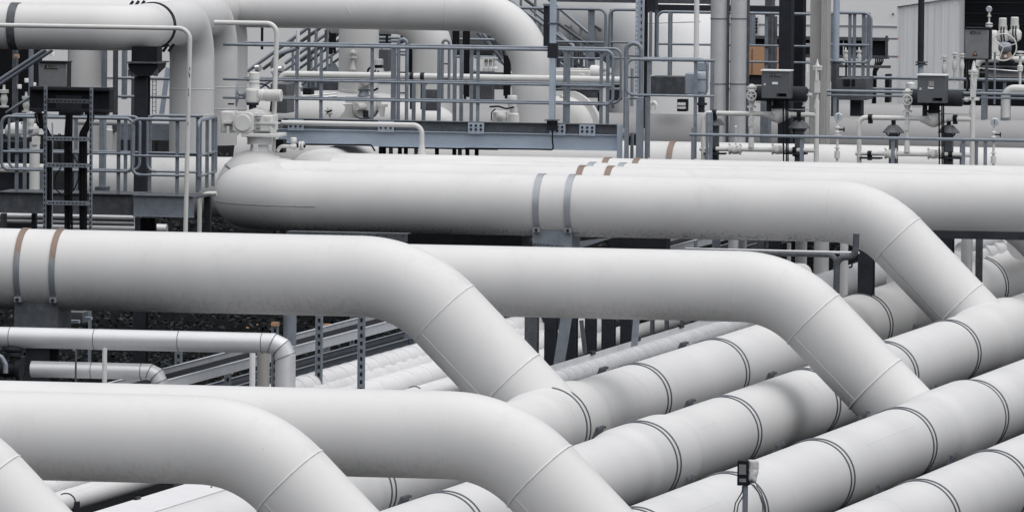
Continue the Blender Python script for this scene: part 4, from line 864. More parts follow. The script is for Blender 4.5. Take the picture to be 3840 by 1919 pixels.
# ------------------------------------------------------------------ cable ladder with junction panel, left
t = thing('cable_ladder', 'upright perforated cable ladder in front of the left walkway', 'cable ladder', W('e', 630, 1225, 149.6))
for x0, x1 in ((403, 428), (828, 852)):
    s = MB(); a = W('e', x0, 600, 149.6); c = W('e', x1, 600, 149.6); zt = W('a', 450, 865, 149.6).z; s.bx(a.x, c.x, 149.6, 149.65, -10.2, zt); rl = s.o('side_rail', GALV, t)
    s = MB(); z = zt-.05
    while z > -9.2: s.bx((a.x+c.x)/2-.008, (a.x+c.x)/2+.008, 149.596, 149.599, z-.045, z); z -= .075
    s.o('slots', BLACK, rl, kind='stuff')
for y, m_ in ((345, GALV), (590, GALV), (940, GALV), (-4, GALVD)):
    s = MB(); p = W('e', 430, y, 149.6); q = W('e', 826, y, 149.6); s.bx(p.x, q.x, 149.6, 149.64, p.z-.028, p.z+.028); rg = s.o('rung', m_, t)
    s = MB(); x = p.x+.03
    while x < q.x-.04: s.bx(x, x+.03, 149.596, 149.599, p.z-.008, p.z+.008); x += .055
    s.o('slots', BLACK, rg, kind='stuff')
t = thing('junction_board', 'wide black junction panel across the top of the cable ladder', 'panel', W('a', 700, 1140, 150))
s = MB(); s.rect('a', 297, 905, 1100, 1115, 150, .25); s.o('panel', BLACK, t)
for y0, y1 in ((880, 908), (1098, 1128)):
    s = MB(); s.rect('a', 295, y0, 1102, y1, 149.9, .3); fl = s.o('flange', DARK, t)
    s = MB(); xx0 = W('a', 300, y0, 149.9)
    zc_ = (W('a', 700, y0, 149.9).z+W('a', 700, y1, 149.9).z)/2; x = xx0.x+.02
    while x < xx0.x+1.02: s.bx(x, x+.012, 149.896, 149.899, zc_-.008, zc_+.008); x += .035
    s.o('slots', BLACK, fl, kind='stuff')
s = MB(); s.rect('a', 560, 960, 825, 1095, 149.97, .02); s.o('cover', DARK, t)
for x in (590, 850): s = MB(); s.rect('a', x, 1128, x+215, 1160, 149.9, .2); s.o('gland_plate', BLACK, t)
s = MB()
for k in range(5): s.lathe(W('a', 355+k*22, 1175, 150), (0, 0, 1), [(0, .012), (.03, .012), (.03, .018), (.05, .018)], 8)
s.o('gland', GALVD, t)
t = thing('pale_cabinet', 'pale steel junction box with a nameplate standing on the black panel', 'junction box', W('a', 530, 885, 150.1))
s = MB(); s.rect('a', 385, 628, 672, 878, 150.1, .2); h = s.o('housing', CABL, t, bev=.012)
s = MB(); s.rect('a', 380, 620, 678, 630, 150.05, .28); s.rect('a', 673, 630, 680, 878, 150.12, .2); s.o('gasket', BLACK, h)
s = MB(); s.rect('a', 450, 655, 572, 690, 150.085, .012); pl = s.o('nameplate', INK, t)
c_ = W('a', 511, 672, 150.08); text('F 61006', c_, .07, PLATE, t)
s = MB()
for x, y in ((408, 650), (622, 662)): s.lathe(W('a', x, y, 150.1), (0, -1, 0), [(0, .02), (.006, .02)], 12)
s.o('screw', GALV, t)
random.seed(4)
bundles = [(435, 474, 380, 4), (597, 668, 640, 6), (735, 806, 840, 6)]
for i, (x0, x1, xt, n) in enumerate(bundles):
    t = thing('cable_bundle', ('left bundle of thick black cables on the cable ladder', 'middle bundle of thick black cables on the cable ladder', 'right bundle of black cables swinging out from the panel')[i], 'cables', W('e', (x0+x1)/2, 1220, 149.7), 'black cables on the ladder')
    for k in range(n):
        x = x0+(x1-x0)*(k+.5)/n
        s = MB(); path(s, 'e', [(xt+k*10-25, 110), (xt+k*10-25, 170), (x, 330 if i != 2 else 300), (x, 900), (x+random.uniform(-14, 14), 1400)], 149.72+.03*(k % 2), random.choice((.013, .016, .022)), 8, .12); s.o('cable', CABLE, t)
s = MB(); path(s, 'e', [(640, 440), (690, 520), (735, 600), (735, 700), (690, 820), (600, 890), (520, 820), (500, 760), (520, 680), (575, 600)], 149.69, .009, 8, .1, 5); tag(s.o('cable_loop', CABLE), 'thin black cable loop hanging on the cable ladder', 'cable')
s = MB(); path(s, 'e', [(330, 130), (350, 230), (420, 260), (462, 320), (462, 420)], 149.74, .013, 8, .08); tag(s.o('loose_cable', CABLE), 'loose black cable bending in at the left of the ladder', 'cable')
s = MB(); vtube(s, 'e', 487, 200, 1300, 149.8, .012, 8); tag(s.o('conduit', GALVL), 'thin bluish conduit beside the left cable bundle', 'conduit')
for k, (x0, y0, x1, y1, m_, lab) in enumerate(((-40, 368, 175, 560, BLACK, 'black machinery block low behind the left railing loop'), (-40, 655, 330, 850, DARK, 'dark block just above the left walkway deck'), (205, 440, 300, 640, BLACK, 'black upright block behind the left railing posts'))):
    tag(MB().rect('e', x0, y0, x1, y1, 161+.3*k, .4).o('machinery_block', m_, bev=.02), lab, 'machinery')
t = tag(MB().rect('e', 350, 660, 400, 830, 158, .1).o('steel_column', GALV), 'grey stub column beside the cable ladder foot', 'column')
for x in (545, 560, 1445, 1460): s = MB(); vtube(s, 'e', x, 300 if x < 1000 else 365, 640 if x < 1000 else 470, 156, .009, 6); tag(s.o('thin_cable', CABLE), 'thin vertical cable behind the left railing', 'cable', 'thin cables behind the left railing')
# stuff behind left railing: small valves and pipes
def small_valve(label, fr, x, y, Y, k=1., m_=CREAM, wheel=True, group='small valves'):
    P = W(fr, x, y, Y); t = thing('gate_valve', label, 'valve', P, group)
    s = MB(); s.lathe(P, (0, 0, 1), [(0, .06*k), (.02*k, .06*k), (.02*k, .03*k), (.06*k, .04*k), (.1*k, .05*k), (.14*k, .04*k), (.18*k, .03*k), (.18*k, .06*k), (.20*k, .06*k), (.22*k, .06*k), (.22*k, .02*k), (.28*k, .015*k)], 16); s.o('body', m_, t)
    if wheel: s = MB(); s.circ(P+V((0, -.06*k, .11*k)), (0, -1, .2), .06*k, .009*k, 24, 6); [s.tube([P+V((0, -.06*k, .11*k)), P+V((.06*k*math.cos(q), -.06*k, .11*k+.06*k*math.sin(q)))], .006*k, 5) for q in (.5, 2.6, 4.7)]; s.o('handwheel', m_, t)
    return t
for fr, x, y, Y, k, lab in (('a', 40, 1080, 163, 1.2, 'flanged white valve at the left edge above the railing loop'), ('a', 262, 1130, 164, 1.1, 'white flanged valve beside the black panel'), ('e', 285, 260, 156, 1.1, 'small white valve behind the left railing loop'), ('e', 230, 330, 157, 1., 'low white flanged valve behind the left railing')):
    small_valve(lab, fr, x, y, Y, k, wheel=False)
s = MB(); s.rect('e', 30, 205, 290, 355, 170, .6); tag(s.o('white_vessel', WHITE2, bev=.1), 'white rounded box seen through the left railing loop', 'vessel')
for y, r, lab in ((605, .05, 'thin white pipe low behind the left railing'), (635, .04, 'second thin white pipe low behind the left railing')): s = MB(); htube(s, 'e', -60, y, 410, 156.5, r, 14); tag(s.o('thin_pipe', CREAM), lab, 'thin pipe')
t = thing('thin_pipe', 'white upright pipe behind the left railing posts', 'thin pipe', W('e', 320, 820, 156)); s = MB(); vtube(s, 'e', 322, 380, 820, 156, .075, 16); s.o('tube', CREAM, t); s = MB(); s.rect('e', 295, 330, 342, 405, 155.9, .2); s.o('body', CREAM, t)
s = MB(); htube(s, 'e', 700, 190, 1260, 160, .045, 14); htube(s, 'e', 250, 172, 400, 160, .05, 14); tag(s.o('thin_pipe', CREAM), 'pale thin pipe behind the top rail of the left walkway', 'thin pipe')
for k, (x, y) in enumerate(((195, 870), (268, 808), (340, 850), (528, 545))):
    P = W('a', x, y, 172); s = MB(); s.lathe(P, (0, 0, 1), [(-.035, .036), (.02, .038), (.03, .034)], 18); tag(s.o('instrument_valve', LABEL), ('lowest of the white valve caps at the left edge', 'highest of the three white valve caps left of the cabinet', 'white valve cap touching the cabinet', 'white cap above the pale cabinet')[k], 'valve cap', 'white valve caps')
t = thing('push_button', 'small tan push button box in the dark at the left edge', 'push button', W('a', 160, 590, 168)); s = MB(); s.rect('a', 138, 550, 184, 588, 168, .08); s.o('housing', ORANGE, t); s = MB(); s.lathe(W('a', 160, 569, 168), (0, -1, 0), [(0, .018), (.02, .018)], 14); s.o('button', GALV, t)
for y, x0, x1, lab in ((1060, -60, 1250, 'dark pipe under the left walkway, upper one'), (1100, -60, 1250, 'dark pipe under the left walkway, middle one'), (1160, 330, 1550, 'brighter pipe under the left walkway just above the thick pipe')):
    s = MB(); htube(s, 'e', x0, y, x1, 153+(y-1060)*.01, .05 if y < 1150 else .07, 16); tag(s.o('thin_pipe', CLAD), lab, 'thin pipe')
for x0, x1, ya, m_, lab in ((0, 48, 1040, GALVD, 'stub column under the left walkway at the photo edge'), (290, 330, 1040, GALVD, 'stub column under the left walkway beside the ladder'), (1250, 1300, 1075, GALV, 'grey post under the mottled beam'), (1300, 1368, 1080, BLACK, 'black post under the mottled beam, left'), (1378, 1438, 1080, BLACK, 'black post under the mottled beam, right'), (1890, 1950, 880, DARK, 'black post below the ball valve')):
    col(lab, x0, x1, ya, 1500, 152.2, m_, 'e', .1)
t = tag(MB().rect('e', 40, 1035, 300, 1200, 154, .3).o('hollow_shade_fill', BLACK), 'solid black block for the shade in the hollow under the left walkway beside the photo edge', 'box')  # solid black block added to paint the shade of the hollow under the deck
# white vent pipes
t = thing('vent_pipe', 'long thin white pipe across the top left, turning down with chipped paint', 'vent pipe', W('e', 1730, 1300, 150.2))
s = MB(); P = W('a', -100, 254, 150.2); Q = W('a', 1912, 292, 150.2); s.tube([P, V((Q.x, 150.2, P.z)), V((Q.x-.06, 150.2, -9.2))], .0315, 18, .16, 10); s.o('tube', CREAM, t)
s = MB()
for x, y in ((1912, 690), (1905, 735), (1913, 760), (1900, 905), (1903, 950), (1895, 1240)): q = W('a', x+2, y, 150.2); s.bx(q.x-.006, q.x+.002, 150.165, 150.175, q.z-.025, q.z+.02)
s.o('paint_chip', DARK, t)
t = thing('vent_pipe', 'white pipe from behind the tall risers, dropping beside the ball valve actuator', 'vent pipe', W('b', 470, 1210, 157.5))
s = MB(); P = W('b', -150, 228, 157.5); Q = W('b', 480, 250, 157.5); s.tube([P, V((Q.x, 157.5, P.z)), V((Q.x-.035, 157.5, W('b', 470, 1215, 157.5).z))], .035, 18, .15, 10); s.o('tube', CREAM, t)
t = thing('vent_pipe', 'short white drain pipe bending down from the left end of the strapped pipe', 'vent pipe', W('e', 1850, 1300, 153.5)); s = MB(); path(s, 'e', [(2010, 856), (1855, 858), (1848, 1400)], 153.4, .032, 16, .14); s.o('tube', CREAM, t)
t = thing('vent_pipe', 'white pipe along the walkway beam dropping into a white pipe at mid picture', 'vent pipe', W('f', 1893, 410, 160.5))
s = MB(); P = W('f', 740, 172, 160.6); Q = W('f', 1893, 195, 160.6); zt8 = z8+.43; s.tube([P, V((Q.x, 160.6, P.z)), V((Q.x, 160.6, zt8))], .037, 18, .13, 10); s.o('tube', WHITE, t)
s = MB(); s.lathe((Q.x, 160.6, zt8-.05), (0, 0, 1), [(0, .06), (.08, .058), (.2, .038)], 18); s.o('reducer', WHITE, t)
s = MB(); s.rect('f', 732, 150, 758, 185, 160.54, .1); s.o('clamp', DARK, t)
t = thing('vent_pipe', 'white pipe behind the railing with two black clamps, running across mid top', 'vent pipe', W('b', 500, 800, 165.3)); s = MB(); P = W('b', 512, 745, 165.3); Q = W('c', 1640, 810, 165.3); s.tube([V((P.x, 165.3, P.z-.3)), P, V((Q.x, 165.3, P.z))], .05, 18, .12, 10); s.o('tube', CREAM, t)
s = MB()
for x in (1835, 1943): s.lathe(W('b', x, 768, 165.3)+V((-.03, 0, 0)), (1, 0, 0), [(0, .056), (.06, .056)], 18); s.bx(W('b', x, 768, 165.3).x-.03, W('b', x, 768, 165.3).x+.03, 165.3, 165.36, P.z-.5, P.z)
s.o('clamp', DARK, t)
for fr, x, y, Y, lab in small_clutter: small_valve(lab, fr, x, y, Y, .8, wheel=False)
# ------------------------------------------------------------------ ball valve with actuator at the left end of the strapped pipe
Yv = 157.3
BV = W('p', 962, 722, Yv)
t = thing('ball_valve', 'large white ball valve with gearbox and motor actuator at left of the strapped pipe', 'ball valve', BV+V((0, 0, -.7)))
s = MB(); s.sph(BV, .60, (1, .9, 1.04), 48, 28); s.o('ball_body', WHITE2, t)
s = MB(); s.bx(*(lambda p: (p.x-.03, p.x+.03, Yv-.50, Yv-.44, p.z-.07, p.z+.05))(W('q', 655, 1120, Yv-.4))); s.o('lifting_lug', WHITE2, t)
s = MB()
for x, y in ((330, 528), (770, 522)): P = W('f', x, y, Yv-.5); s.lathe(P, (P-BV).normalized(), [(-.05, .018), (.04, .018), (.04, .026), (.055, .026)], 12)
s.o('drain_plug', STRAP, t)
s = MB(); rev(s, 'q', 690, Yv, [(1180, 135), (1080, 118), (1078, 168), (985, 168), (985, 182), (978, 182)], 40); s.o('stem_housing', WHITE2, t)
zq = lambda y: W('q', 690, y, Yv).z
s = MB(); s.bx(*(lambda p, q: (p.x, q.x, Yv-.26, Yv+.26, p.z, q.z))(W('q', 445, 978, Yv-.26), W('q', 945, 940, Yv-.26))); s.o('mounting_plate', CREAM, t, bev=.01)
for tri, yy in (((835, 945), -.25), ((835, 945), .12), ((600, 530), -.25)):
    s = MB(); s.prism([W('q', tri[0], 840, Yv+yy), W('q', tri[1], 938, Yv+yy), W('q', tri[0], 938, Yv+yy)], (0, .03, 0)); s.o('gusset', CREAM, t)
s = MB(); s.bx(*(lambda p, q: (p.x, q.x, Yv-.18, Yv+.2, p.z, q.z))(W('q', 600, 905, Yv-.18), W('q', 862, 690, Yv-.18))); gb = s.o('gearbox', CREAM, t, bev=.02)
s = MB(); s.bx(*(lambda p, q: (p.x, q.x, Yv-.1, Yv+.2, p.z, q.z))(W('q', 145, 925, Yv-.2), W('q', 330, 640, Yv-.2))); s.o('end_housing', CREAM, t, bev=.02)
for x0, y0, x1, y1 in ((190, 770, 320, 800), (620, 785, 935, 805), (250, 835, 285, 925)): s = MB(); s.rect('q', x0, y0, x1, y1, Yv-.205, .2); s.o('rib', CREAM, t)
# round gear cover: octagonal flange + disc
c_ = W('q', 468, 790, Yv-.26); k_ = S(Yv)/3.575
s = MB(); s.prism([c_+V((x*k_, 0, y*k_)) for x, y in ((-145, 90), (-95, 145), (85, 145), (145, 105), (145, -95), (75, -142), (-75, -142), (-145, -105))], (0, .2, 0)); s.o('gear_flange', CREAM, t, bev=.008)
s = MB(); s.lathe(c_, (0, -1, 0), [(0, 112*k_), (.03, 112*k_), (.035, 106*k_)], 40); s.o('gear_cover', CREAM, t)
k_ = S(Yv)/3.575
for y in (732, 850):
    s = MB(); p = W('q', 675, y, Yv-.18); s.lathe(p, (0, -1, 0), [(0, 30*k_), (.02, 30*k_), (.02, 20*k_), (.05, 20*k_), (.05, 12*k_), (.085, 12*k_)], 14); s.o('adjust_bolt', STRAP, t)
s = MB()
for x in (262, 790): p = W('q', x, 735, Yv-.19); s.circ(p, (0, -1, 0), .016, .006, 16, 6, .2, 3.6)
s.o('lifting_eye', SEAM, t, kind='stuff')
s = MB(); rev(s, 'q', 655, Yv, [(690, 205), (655, 205), (650, 170), (625, 165), (618, 110), (600, 70), (590, 60)], 36); s.o('gear_dome', CREAM, t)
s = MB()
for k in range(12): q = math.pi*2*k/12; p = W('q', 655, 655, Yv)+V((math.cos(q)*.195, math.sin(q)*.195, 0)); s.lathe(p, (0, 0, 1), [(0, .014), (.02, .014)], 6)
s.o('bolt_ring', SEAM, t, kind='stuff')
s = MB(); rev(s, 'q', 598, Yv, [(612, 50), (555, 52), (553, 80), (520, 88)], 24); s.o('coupling', DARK, t)
s = MB(); rev(s, 'q', 600, Yv, [(522, 78), (505, 98), (480, 102), (350, 102), (335, 90), (325, 66)], 32); s.bx(*(lambda p, q: (p.x, q.x, Yv-.08, Yv+.08, p.z, q.z))(W('q', 515, 490, Yv-.08), W('q', 688, 345, Yv-.08))); s.o('actuator_body', CREAM, t, bev=.012)
s = MB(); hrev(s, 'q', 415, Yv-.02, [(685, 75), (720, 82), (755, 80), (770, 66)], 32)
m0 = W('q', 770, 420, Yv-.02); L_ = W('q', 985, 420, Yv-.02).x-m0.x; prof = []
for k in range(12): prof += [(L_*(.078*k), 84*k_), (L_*(.078*k+.03), 84*k_), (L_*(.078*k+.036), 76*k_), (L_*(.078*k+.072), 76*k_)]
prof += [(L_*.95, 84*k_), (L_, 80*k_)]
s.lathe(m0, (1, 0, 0), prof, 36); s.o('motor', CREAM, t, ang=25)
s = MB(); rev(s, 'q', 620, Yv, [(335, 80), (318, 72), (262, 70), (255, 76), (235, 76), (228, 70), (205, 70), (203, 76), (120, 72), (110, 60)], 30); s.o('control_head', CREAM, t)
s = MB(); hrev(s, 'q', 412, Yv, [(425, 20), (470, 24), (475, 45), (500, 50), (520, 60)], 20); s.o('shaft', GALV, t)
hw = W('q', 382, 415, Yv); s = MB(); ax = V((1, .22, 0)).normalized(); s.circ(hw, ax, 150*k_, .011, 36, 8)
rv = ax.cross(V((0, 0, 1)))
for q in (.3, 2.4, 4.5): s.tube([hw+V((.04, 0, 0)), hw+rv*math.cos(q)*.155+V((0, 0, math.sin(q)*.155))], .009, 6)
hwo = s.o('handwheel', GALV, t)
s = MB(); s.tube([W('q', 268, 538, Yv), W('q', 350, 537, Yv)], .012, 10); s.o('crank', BLACK, hwo)
s = MB(); path(s, 'q', [(690, 270), (760, 270), (850, 350), (850, 500), (835, 640)], Yv+.08, .012, 10, .12); s.o('cable', CABLE, t)
s = MB(); path(s, 'q', [(930, 1175), (960, 1100), (1085, 1105), (1100, 1105)], Yv, .026, 16, .09); dr = s.o('drain_line', CREAM, t)
s = MB(); p = W('q', 1145, 1105, Yv); s.sph(p, .052, (1.25, 1, .8), 20, 12); rev(s, 'q', 1148, Yv, [(1075, 32), (1048, 32), (1046, 42), (995, 42), (985, 34)], 20); s.o('drain_valve', CREAM, dr)
for x in (1240, 1275):
    s = MB(); hrev(s, 'q', 1098, Yv, [(x-12, 62), (x+12, 62)], 24); s.o('flange', CREAM, dr)
s = MB(); hrev(s, 'q', 1100, Yv, [(1180, 24), (1310, 22)], 12); s.o('spool', BLACK, dr)
s = MB(); rev(s, 'q', 885, Yv+.1, [(1180, 22), (985, 22)], 12); s.o('bracket_post', CREAM, t)
s = MB(); s.rect('q', 900, 1015, 1010, 1190, Yv+.35, .2); tag(s.o('black_box', BLACK), 'black square block right of the ball valve neck', 'box')
t2 = thing('pressure_transmitter', 'silver round gauge behind the valve actuator head', 'gauge', W('q', 665, 100, 160), 'silver round gauges'); s = MB(); s.lathe(W('q', 645, 60, 160), (1, -.3, .1), [(0, .05), (.07, .05), (.07, .04)], 24); s.o('dial', CHROME, t2); s = MB(); vtube(s, 'q', 675, 90, 240, 160, .014); s.o('stem', CREAM, t2)
t2 = thing('pressure_transmitter', 'silver round gauge right of the white drop pipe beside the actuator', 'gauge', W('q', 980, 120, 160), 'silver round gauges'); s = MB(); s.lathe(W('q', 952, 75, 160), (1, -.2, .1), [(0, .05), (.06, .05), (.06, .04)], 24); s.o('dial', CHROME, t2); s = MB(); s.lathe(W('q', 850, 100, 160), (1, 0, .05), [(0, .03), (.03, .05), (.08, .03), (.11, .03)], 16); s.o('stem', CREAM, t2)
s = MB(); s.sph(W('r', 250, 800, 168), 1.4, (1.3, .6, .32), 32, 16); tag(s.o('vessel_dome', WHITE2), 'white domed vessel top behind the left part of the walkway railing', 'vessel')
for x0, x1, ya, yb, lab in ((835, 1060, 265, 500, 'dark grey cabinet behind the motor actuator'), ): 
    s = MB(); s.rect('q', x0, ya, x1, 660, 164, .5); tag(s.o('grey_cabinet', CAB, bev=.01), lab, 'cabinet')
s = MB(); s.rect('q', 360, 60, 480, 180, 172, .2); tag(s.o('black_box', BLACK), 'small black box on the pale wall left of the actuator', 'box')
t = tag(MB().bar(W('q', 1060, 420, 171), W('q', 1140, 640, 171), .2, .3).o('steel_column', GALV), 'grey slanted support right of the motor actuator', 'column')
t = thing('hand_valve', 'small white valve with a tan tag behind the first railing post', 'valve', W('q', 1210, 430, 165)); s = MB(); s.lathe(W('q', 1215, 440, 165), (0, 0, 1), [(0, .05), (.02, .05), (.02, .025), (.08, .04), (.14, .025), (.14, .055), (.165, .055), (.165, .04), (.22, .04)], 18); s.o('body', CREAM, t); s = MB(); s.rect('q', 1135, 340, 1170, 410, 164.85, .05); s.o('tag', ORANGE, t); s = MB(); s.rect('q', 1270, 330, 1385, 415, 165, .2); s.o('actuator', BLACK, t)
t = thing('guy_rail', 'thin double hand grip behind the walkway, left of the second actuator', 'rail', W('b', 900, 990, 166)); s = MB(); path(s, 'b', [(750, 1000), (790, 965), (1080, 938)], 166, .012, 8, .08); path(s, 'b', [(790, 1000), (815, 985), (1085, 965)], 166, .012, 8, .08); s.o('tube', CHROME, t)
# second actuated valve behind the walkway railing (r sheet)
Yw = 166.2
t = thing('actuated_valve', 'white valve actuator with black cables behind the walkway railing', 'valve', W('r', 560, 790, Yw))
kr = S(Yw)/3.2175
s = MB(); s.lathe(W('r', 540, 655, Yw)+V((0, .2, 0)), (0, -1, 0), [(0, 150*kr), (.26, 150*kr), (.30, 128*kr), (.30, 60*kr)], 36); s.o('gearbox', CREAM, t)
s = MB(); s.lathe(W('r', 540, 645, Yw-.05), (-.45, -1, 0), [(0, 52*kr), (.2, 52*kr), (.21, 47*kr)], 24); s.o('stub', CREAM, t)
s = MB(); s.rect('r', 520, 690, 580, 775, Yw-.13, .1); s.o('recess', DARK, t)
s = MB(); rev(s, 'r', 530, Yw, [(520, 85), (490, 62), (455, 55), (453, 70), (430, 75)], 24); s.o('neck', GALV, t)
s = MB(); s.rect('r', 462, 250, 600, 425, Yw-.1, .22); s.o('actuator_body', CREAM, t, bev=.02)
s = MB(); s.lathe(W('r', 560, 340, Yw-.1), (-.3, -1, 0), [(0, 66*kr), (.06, 62*kr), (.09, 30*kr)], 24); s.o('cover', CREAM, t)
s = MB(); rev(s, 'r', 712, Yw, [(350, 70), (310, 70), (215, 62), (180, 52)], 28); s.o('control_head', CREAM, t)
s = MB(); rev(s, 'r', 705, Yw, [(140, 60), (78, 60), (68, 50)], 28); s.o('cap', WHITE, t)
s = MB(); rev(s, 'r', 705, Yw, [(178, 48), (142, 48)], 28); s.o('collar', BLACK, t)
for pts, rr in (([(610, 170), (580, 200), (575, 250), (600, 300)], .016), ([(670, 205), (650, 260), (645, 320), (680, 345)], .010), ([(715, 210), (690, 230), (660, 290), (655, 320)], .009), ([(600, 455), (650, 450), (700, 425)], .016)):
    s = MB(); path(s, 'r', pts, Yw-.15, rr, 10, .05); s.o('cable', CABLE, t)
s = MB(); s.prism([W('r', 225, 785, Yw), W('r', 300, 690, Yw), W('r', 300, 640, Yw), W('r', 270, 620, Yw), W('r', 390, 620, Yw), W('r', 395, 690, Yw), W('r', 460, 785, Yw)], (0, .25, 0)); s.rect('r', 305, 525, 420, 600, Yw, .2); s.o('bracket', CREAM, t)
s = MB(); hrev(s, 'r', 590, Yw+.1, [(640, 60), (680, 85), (720, 60), (740, 30)], 20); s.rect('r', 690, 620, 785, 655, Yw, .2); s.prism([W('r', 690, 660, Yw), W('r', 770, 660, Yw), W('r', 760, 770, Yw), W('r', 730, 770, Yw)], (0, .1, 0)); s.o('yoke', CREAM, t)
t = thing('bleed_valve', 'small tilted flanged nozzle behind the walkway railing', 'nozzle', W('r', 140, 780, 166)); s = MB(); p = W('r', 140, 770, 165.9); ax = V((-.4, -.1, 1)).normalized(); s.lathe(p, ax, [(0, .035), (.06, .03), (.06, .065), (.08, .065), (.08, .03)], 18); s.lathe(p+ax*.11, ax, [(0, .065), (.02, .065), (.02, .015), (.05, .015)], 18); s.o('nozzle', CREAM, t); s = MB(); s.lathe(p+ax*.08, ax, [(0, .045), (.03, .045)], 18); s.o('gasket', BLACK, t)
# third small actuator
Yq = 164.5
t = thing('actuated_valve', 'small white actuator with a lidded cap at the foot of the curved top pipe', 'valve', W('c', 470, 1215, Yq))
s = MB(); rev(s, 'c', 415, Yq, [(1235, 75), (1130, 72), (1115, 50)], 24); s.sph(W('c', 425, 1170, Yq-.07), .085); s.o('gearbox', CREAM, t)
s = MB(); rev(s, 'c', 552, Yq, [(1235, 58), (1150, 55), (1135, 40), (1080, 40)], 24); s.o('body', CREAM, t)
s = MB(); rev(s, 'c', 537, Yq, [(1075, 46), (1010, 46), (1008, 50), (968, 50), (960, 44)], 24); s.o('cap', WHITE, t)
for pts, rr in (([(310, 1075), (400, 1070), (480, 1095), (555, 1078)], .013), ([(330, 1215), (330, 1130), (370, 1095)], .009)):
    s = MB(); path(s, 'c', pts, Yq-.12, rr, 10, .06); s.o('cable', CABLE, t)
# big actuator and flange wheel right of the square post
t = thing('horizontal_actuator', 'long pale actuator box with a domed end behind the walkway gate', 'actuator', W('c', 1180, 800, 170)); s = MB(); s.rect('c', 960, 705, 1325, 800, 170, .25); s.o('housing', CREAM, t, bev=.02); s = MB(); s.rect('c', 960, 690, 1300, 704, 170.02, .2); s.o('lid', CREAM, t, bev=.004)
s = MB(); p = W('c', 1322, 730, 170.12); s.lathe(p, (1, 0, 0), [(0, .09), (.02, .115), (.12, .115), (.155, .09), (.165, .03)], 32); s.o('dome', CREAM, t)
s = MB(); s.lathe(W('c', 1240, 770, 170), (0, -1, 0), [(0, .045), (.03, .04)], 24); s.o('cover', CREAM, t)
t = thing('check_valve', 'large round white flange rising behind the walkway gate', 'valve', W('c', 1060, 1230, 169.5)); p = W('c', 1060, 1330, 169.9); s = MB(); s.lathe(p, (-.25, -1, .08), [(0, .66), (.09, .66), (.095, .56), (.17, .5), (.21, .36), (.22, .1)], 64); s.o('flange', CREAM, t); s = MB(); q = W('c', 1045, 970, 169.6); s.lathe(q, (-.3, -1, 0), [(0, .025), (.06, .025)], 14); s.o('plug', CREAM, t)
t = thing('motor_valve', 'blue-grey actuator motor inside the landing railing', 'actuator', W('c', 2440, 1000, 165)); s = MB(); rev(s, 'c', 2440, 165, [(970, 40), (930, 50), (925, 62), (870, 66), (800, 58), (795, 72), (760, 72), (735, 60)], 28); s.o('motor', BLUEGREY, t)
s = MB(); s.rect('c', 2275, 735, 2375, 950, 165.1, .2); s.o('housing', BLUEGREY, t, bev=.02); s = MB(); rev(s, 'c', 2440, 165, [(1130, 34), (1060, 34), (1058, 58), (1035, 58), (1033, 34), (970, 34)], 20); s.o('base', DARK, t); s = MB(); s.rect('c', 2400, 625, 2500, 720, 165.2, .15); s.o('hood', BLUEGREY, t, bev=.015)
t = thing('flanged_joint', 'dark bolted flange block in front of the white pipe under the landing railing', 'flange', W('c', 2240, 1120, 165))
for y in (1050, 1085):
    s = MB(); rev(s, 'c', 2240, 165, [(y+9, 44), (y-9, 44)], 22)
    for k in range(8): s.lathe(W('c', 2240, y-9, 165)+V((.053*math.cos(k*.785), .053*math.sin(k*.785), 0)), (0, 0, 1), [(0, .009), (.014, .009)], 6)
    s.o('flange', CREAM, t)
s = MB(); s.rect('c', 2195, 1000, 2285, 1122, 165.1, .2); s.o('body', BLACK, t)
s = MB(); path(s, 'c', [(1920, 1110), (1925, 1030), (1990, 1030), (1985, 1110)], 164.8, .03, 12, .06); tag(s.o('pipe_hoop', CREAM), 'small white hoop handle on the pipe below the landing railing', 'handle')
# row of small white instruments in the opening of the top bend
t = thing('instrument_row', 'row of small white valves on a plate seen through the top bend opening', 'valves', W('c', 300, 720, 172))
s = MB(); s.rect('c', 120, 730, 470, 900, 172.2, .2); s.o('plate', GALVD, t)
for x in (130, 275, 320, 365):
    s = MB(); p = W('c', x, 720, 172); s.lathe(p, (0, 0, 1), [(0, .05), (.05, .05), (.08, .025), (.16, .03), (.2, .02), (.2, .045), (.22, .045)], 14); s.o('valve', CREAM, t)
s = MB(); s.rect('c', 215, 580, 340, 600, 171.9, .1); s.o('manifold', CREAM, t)
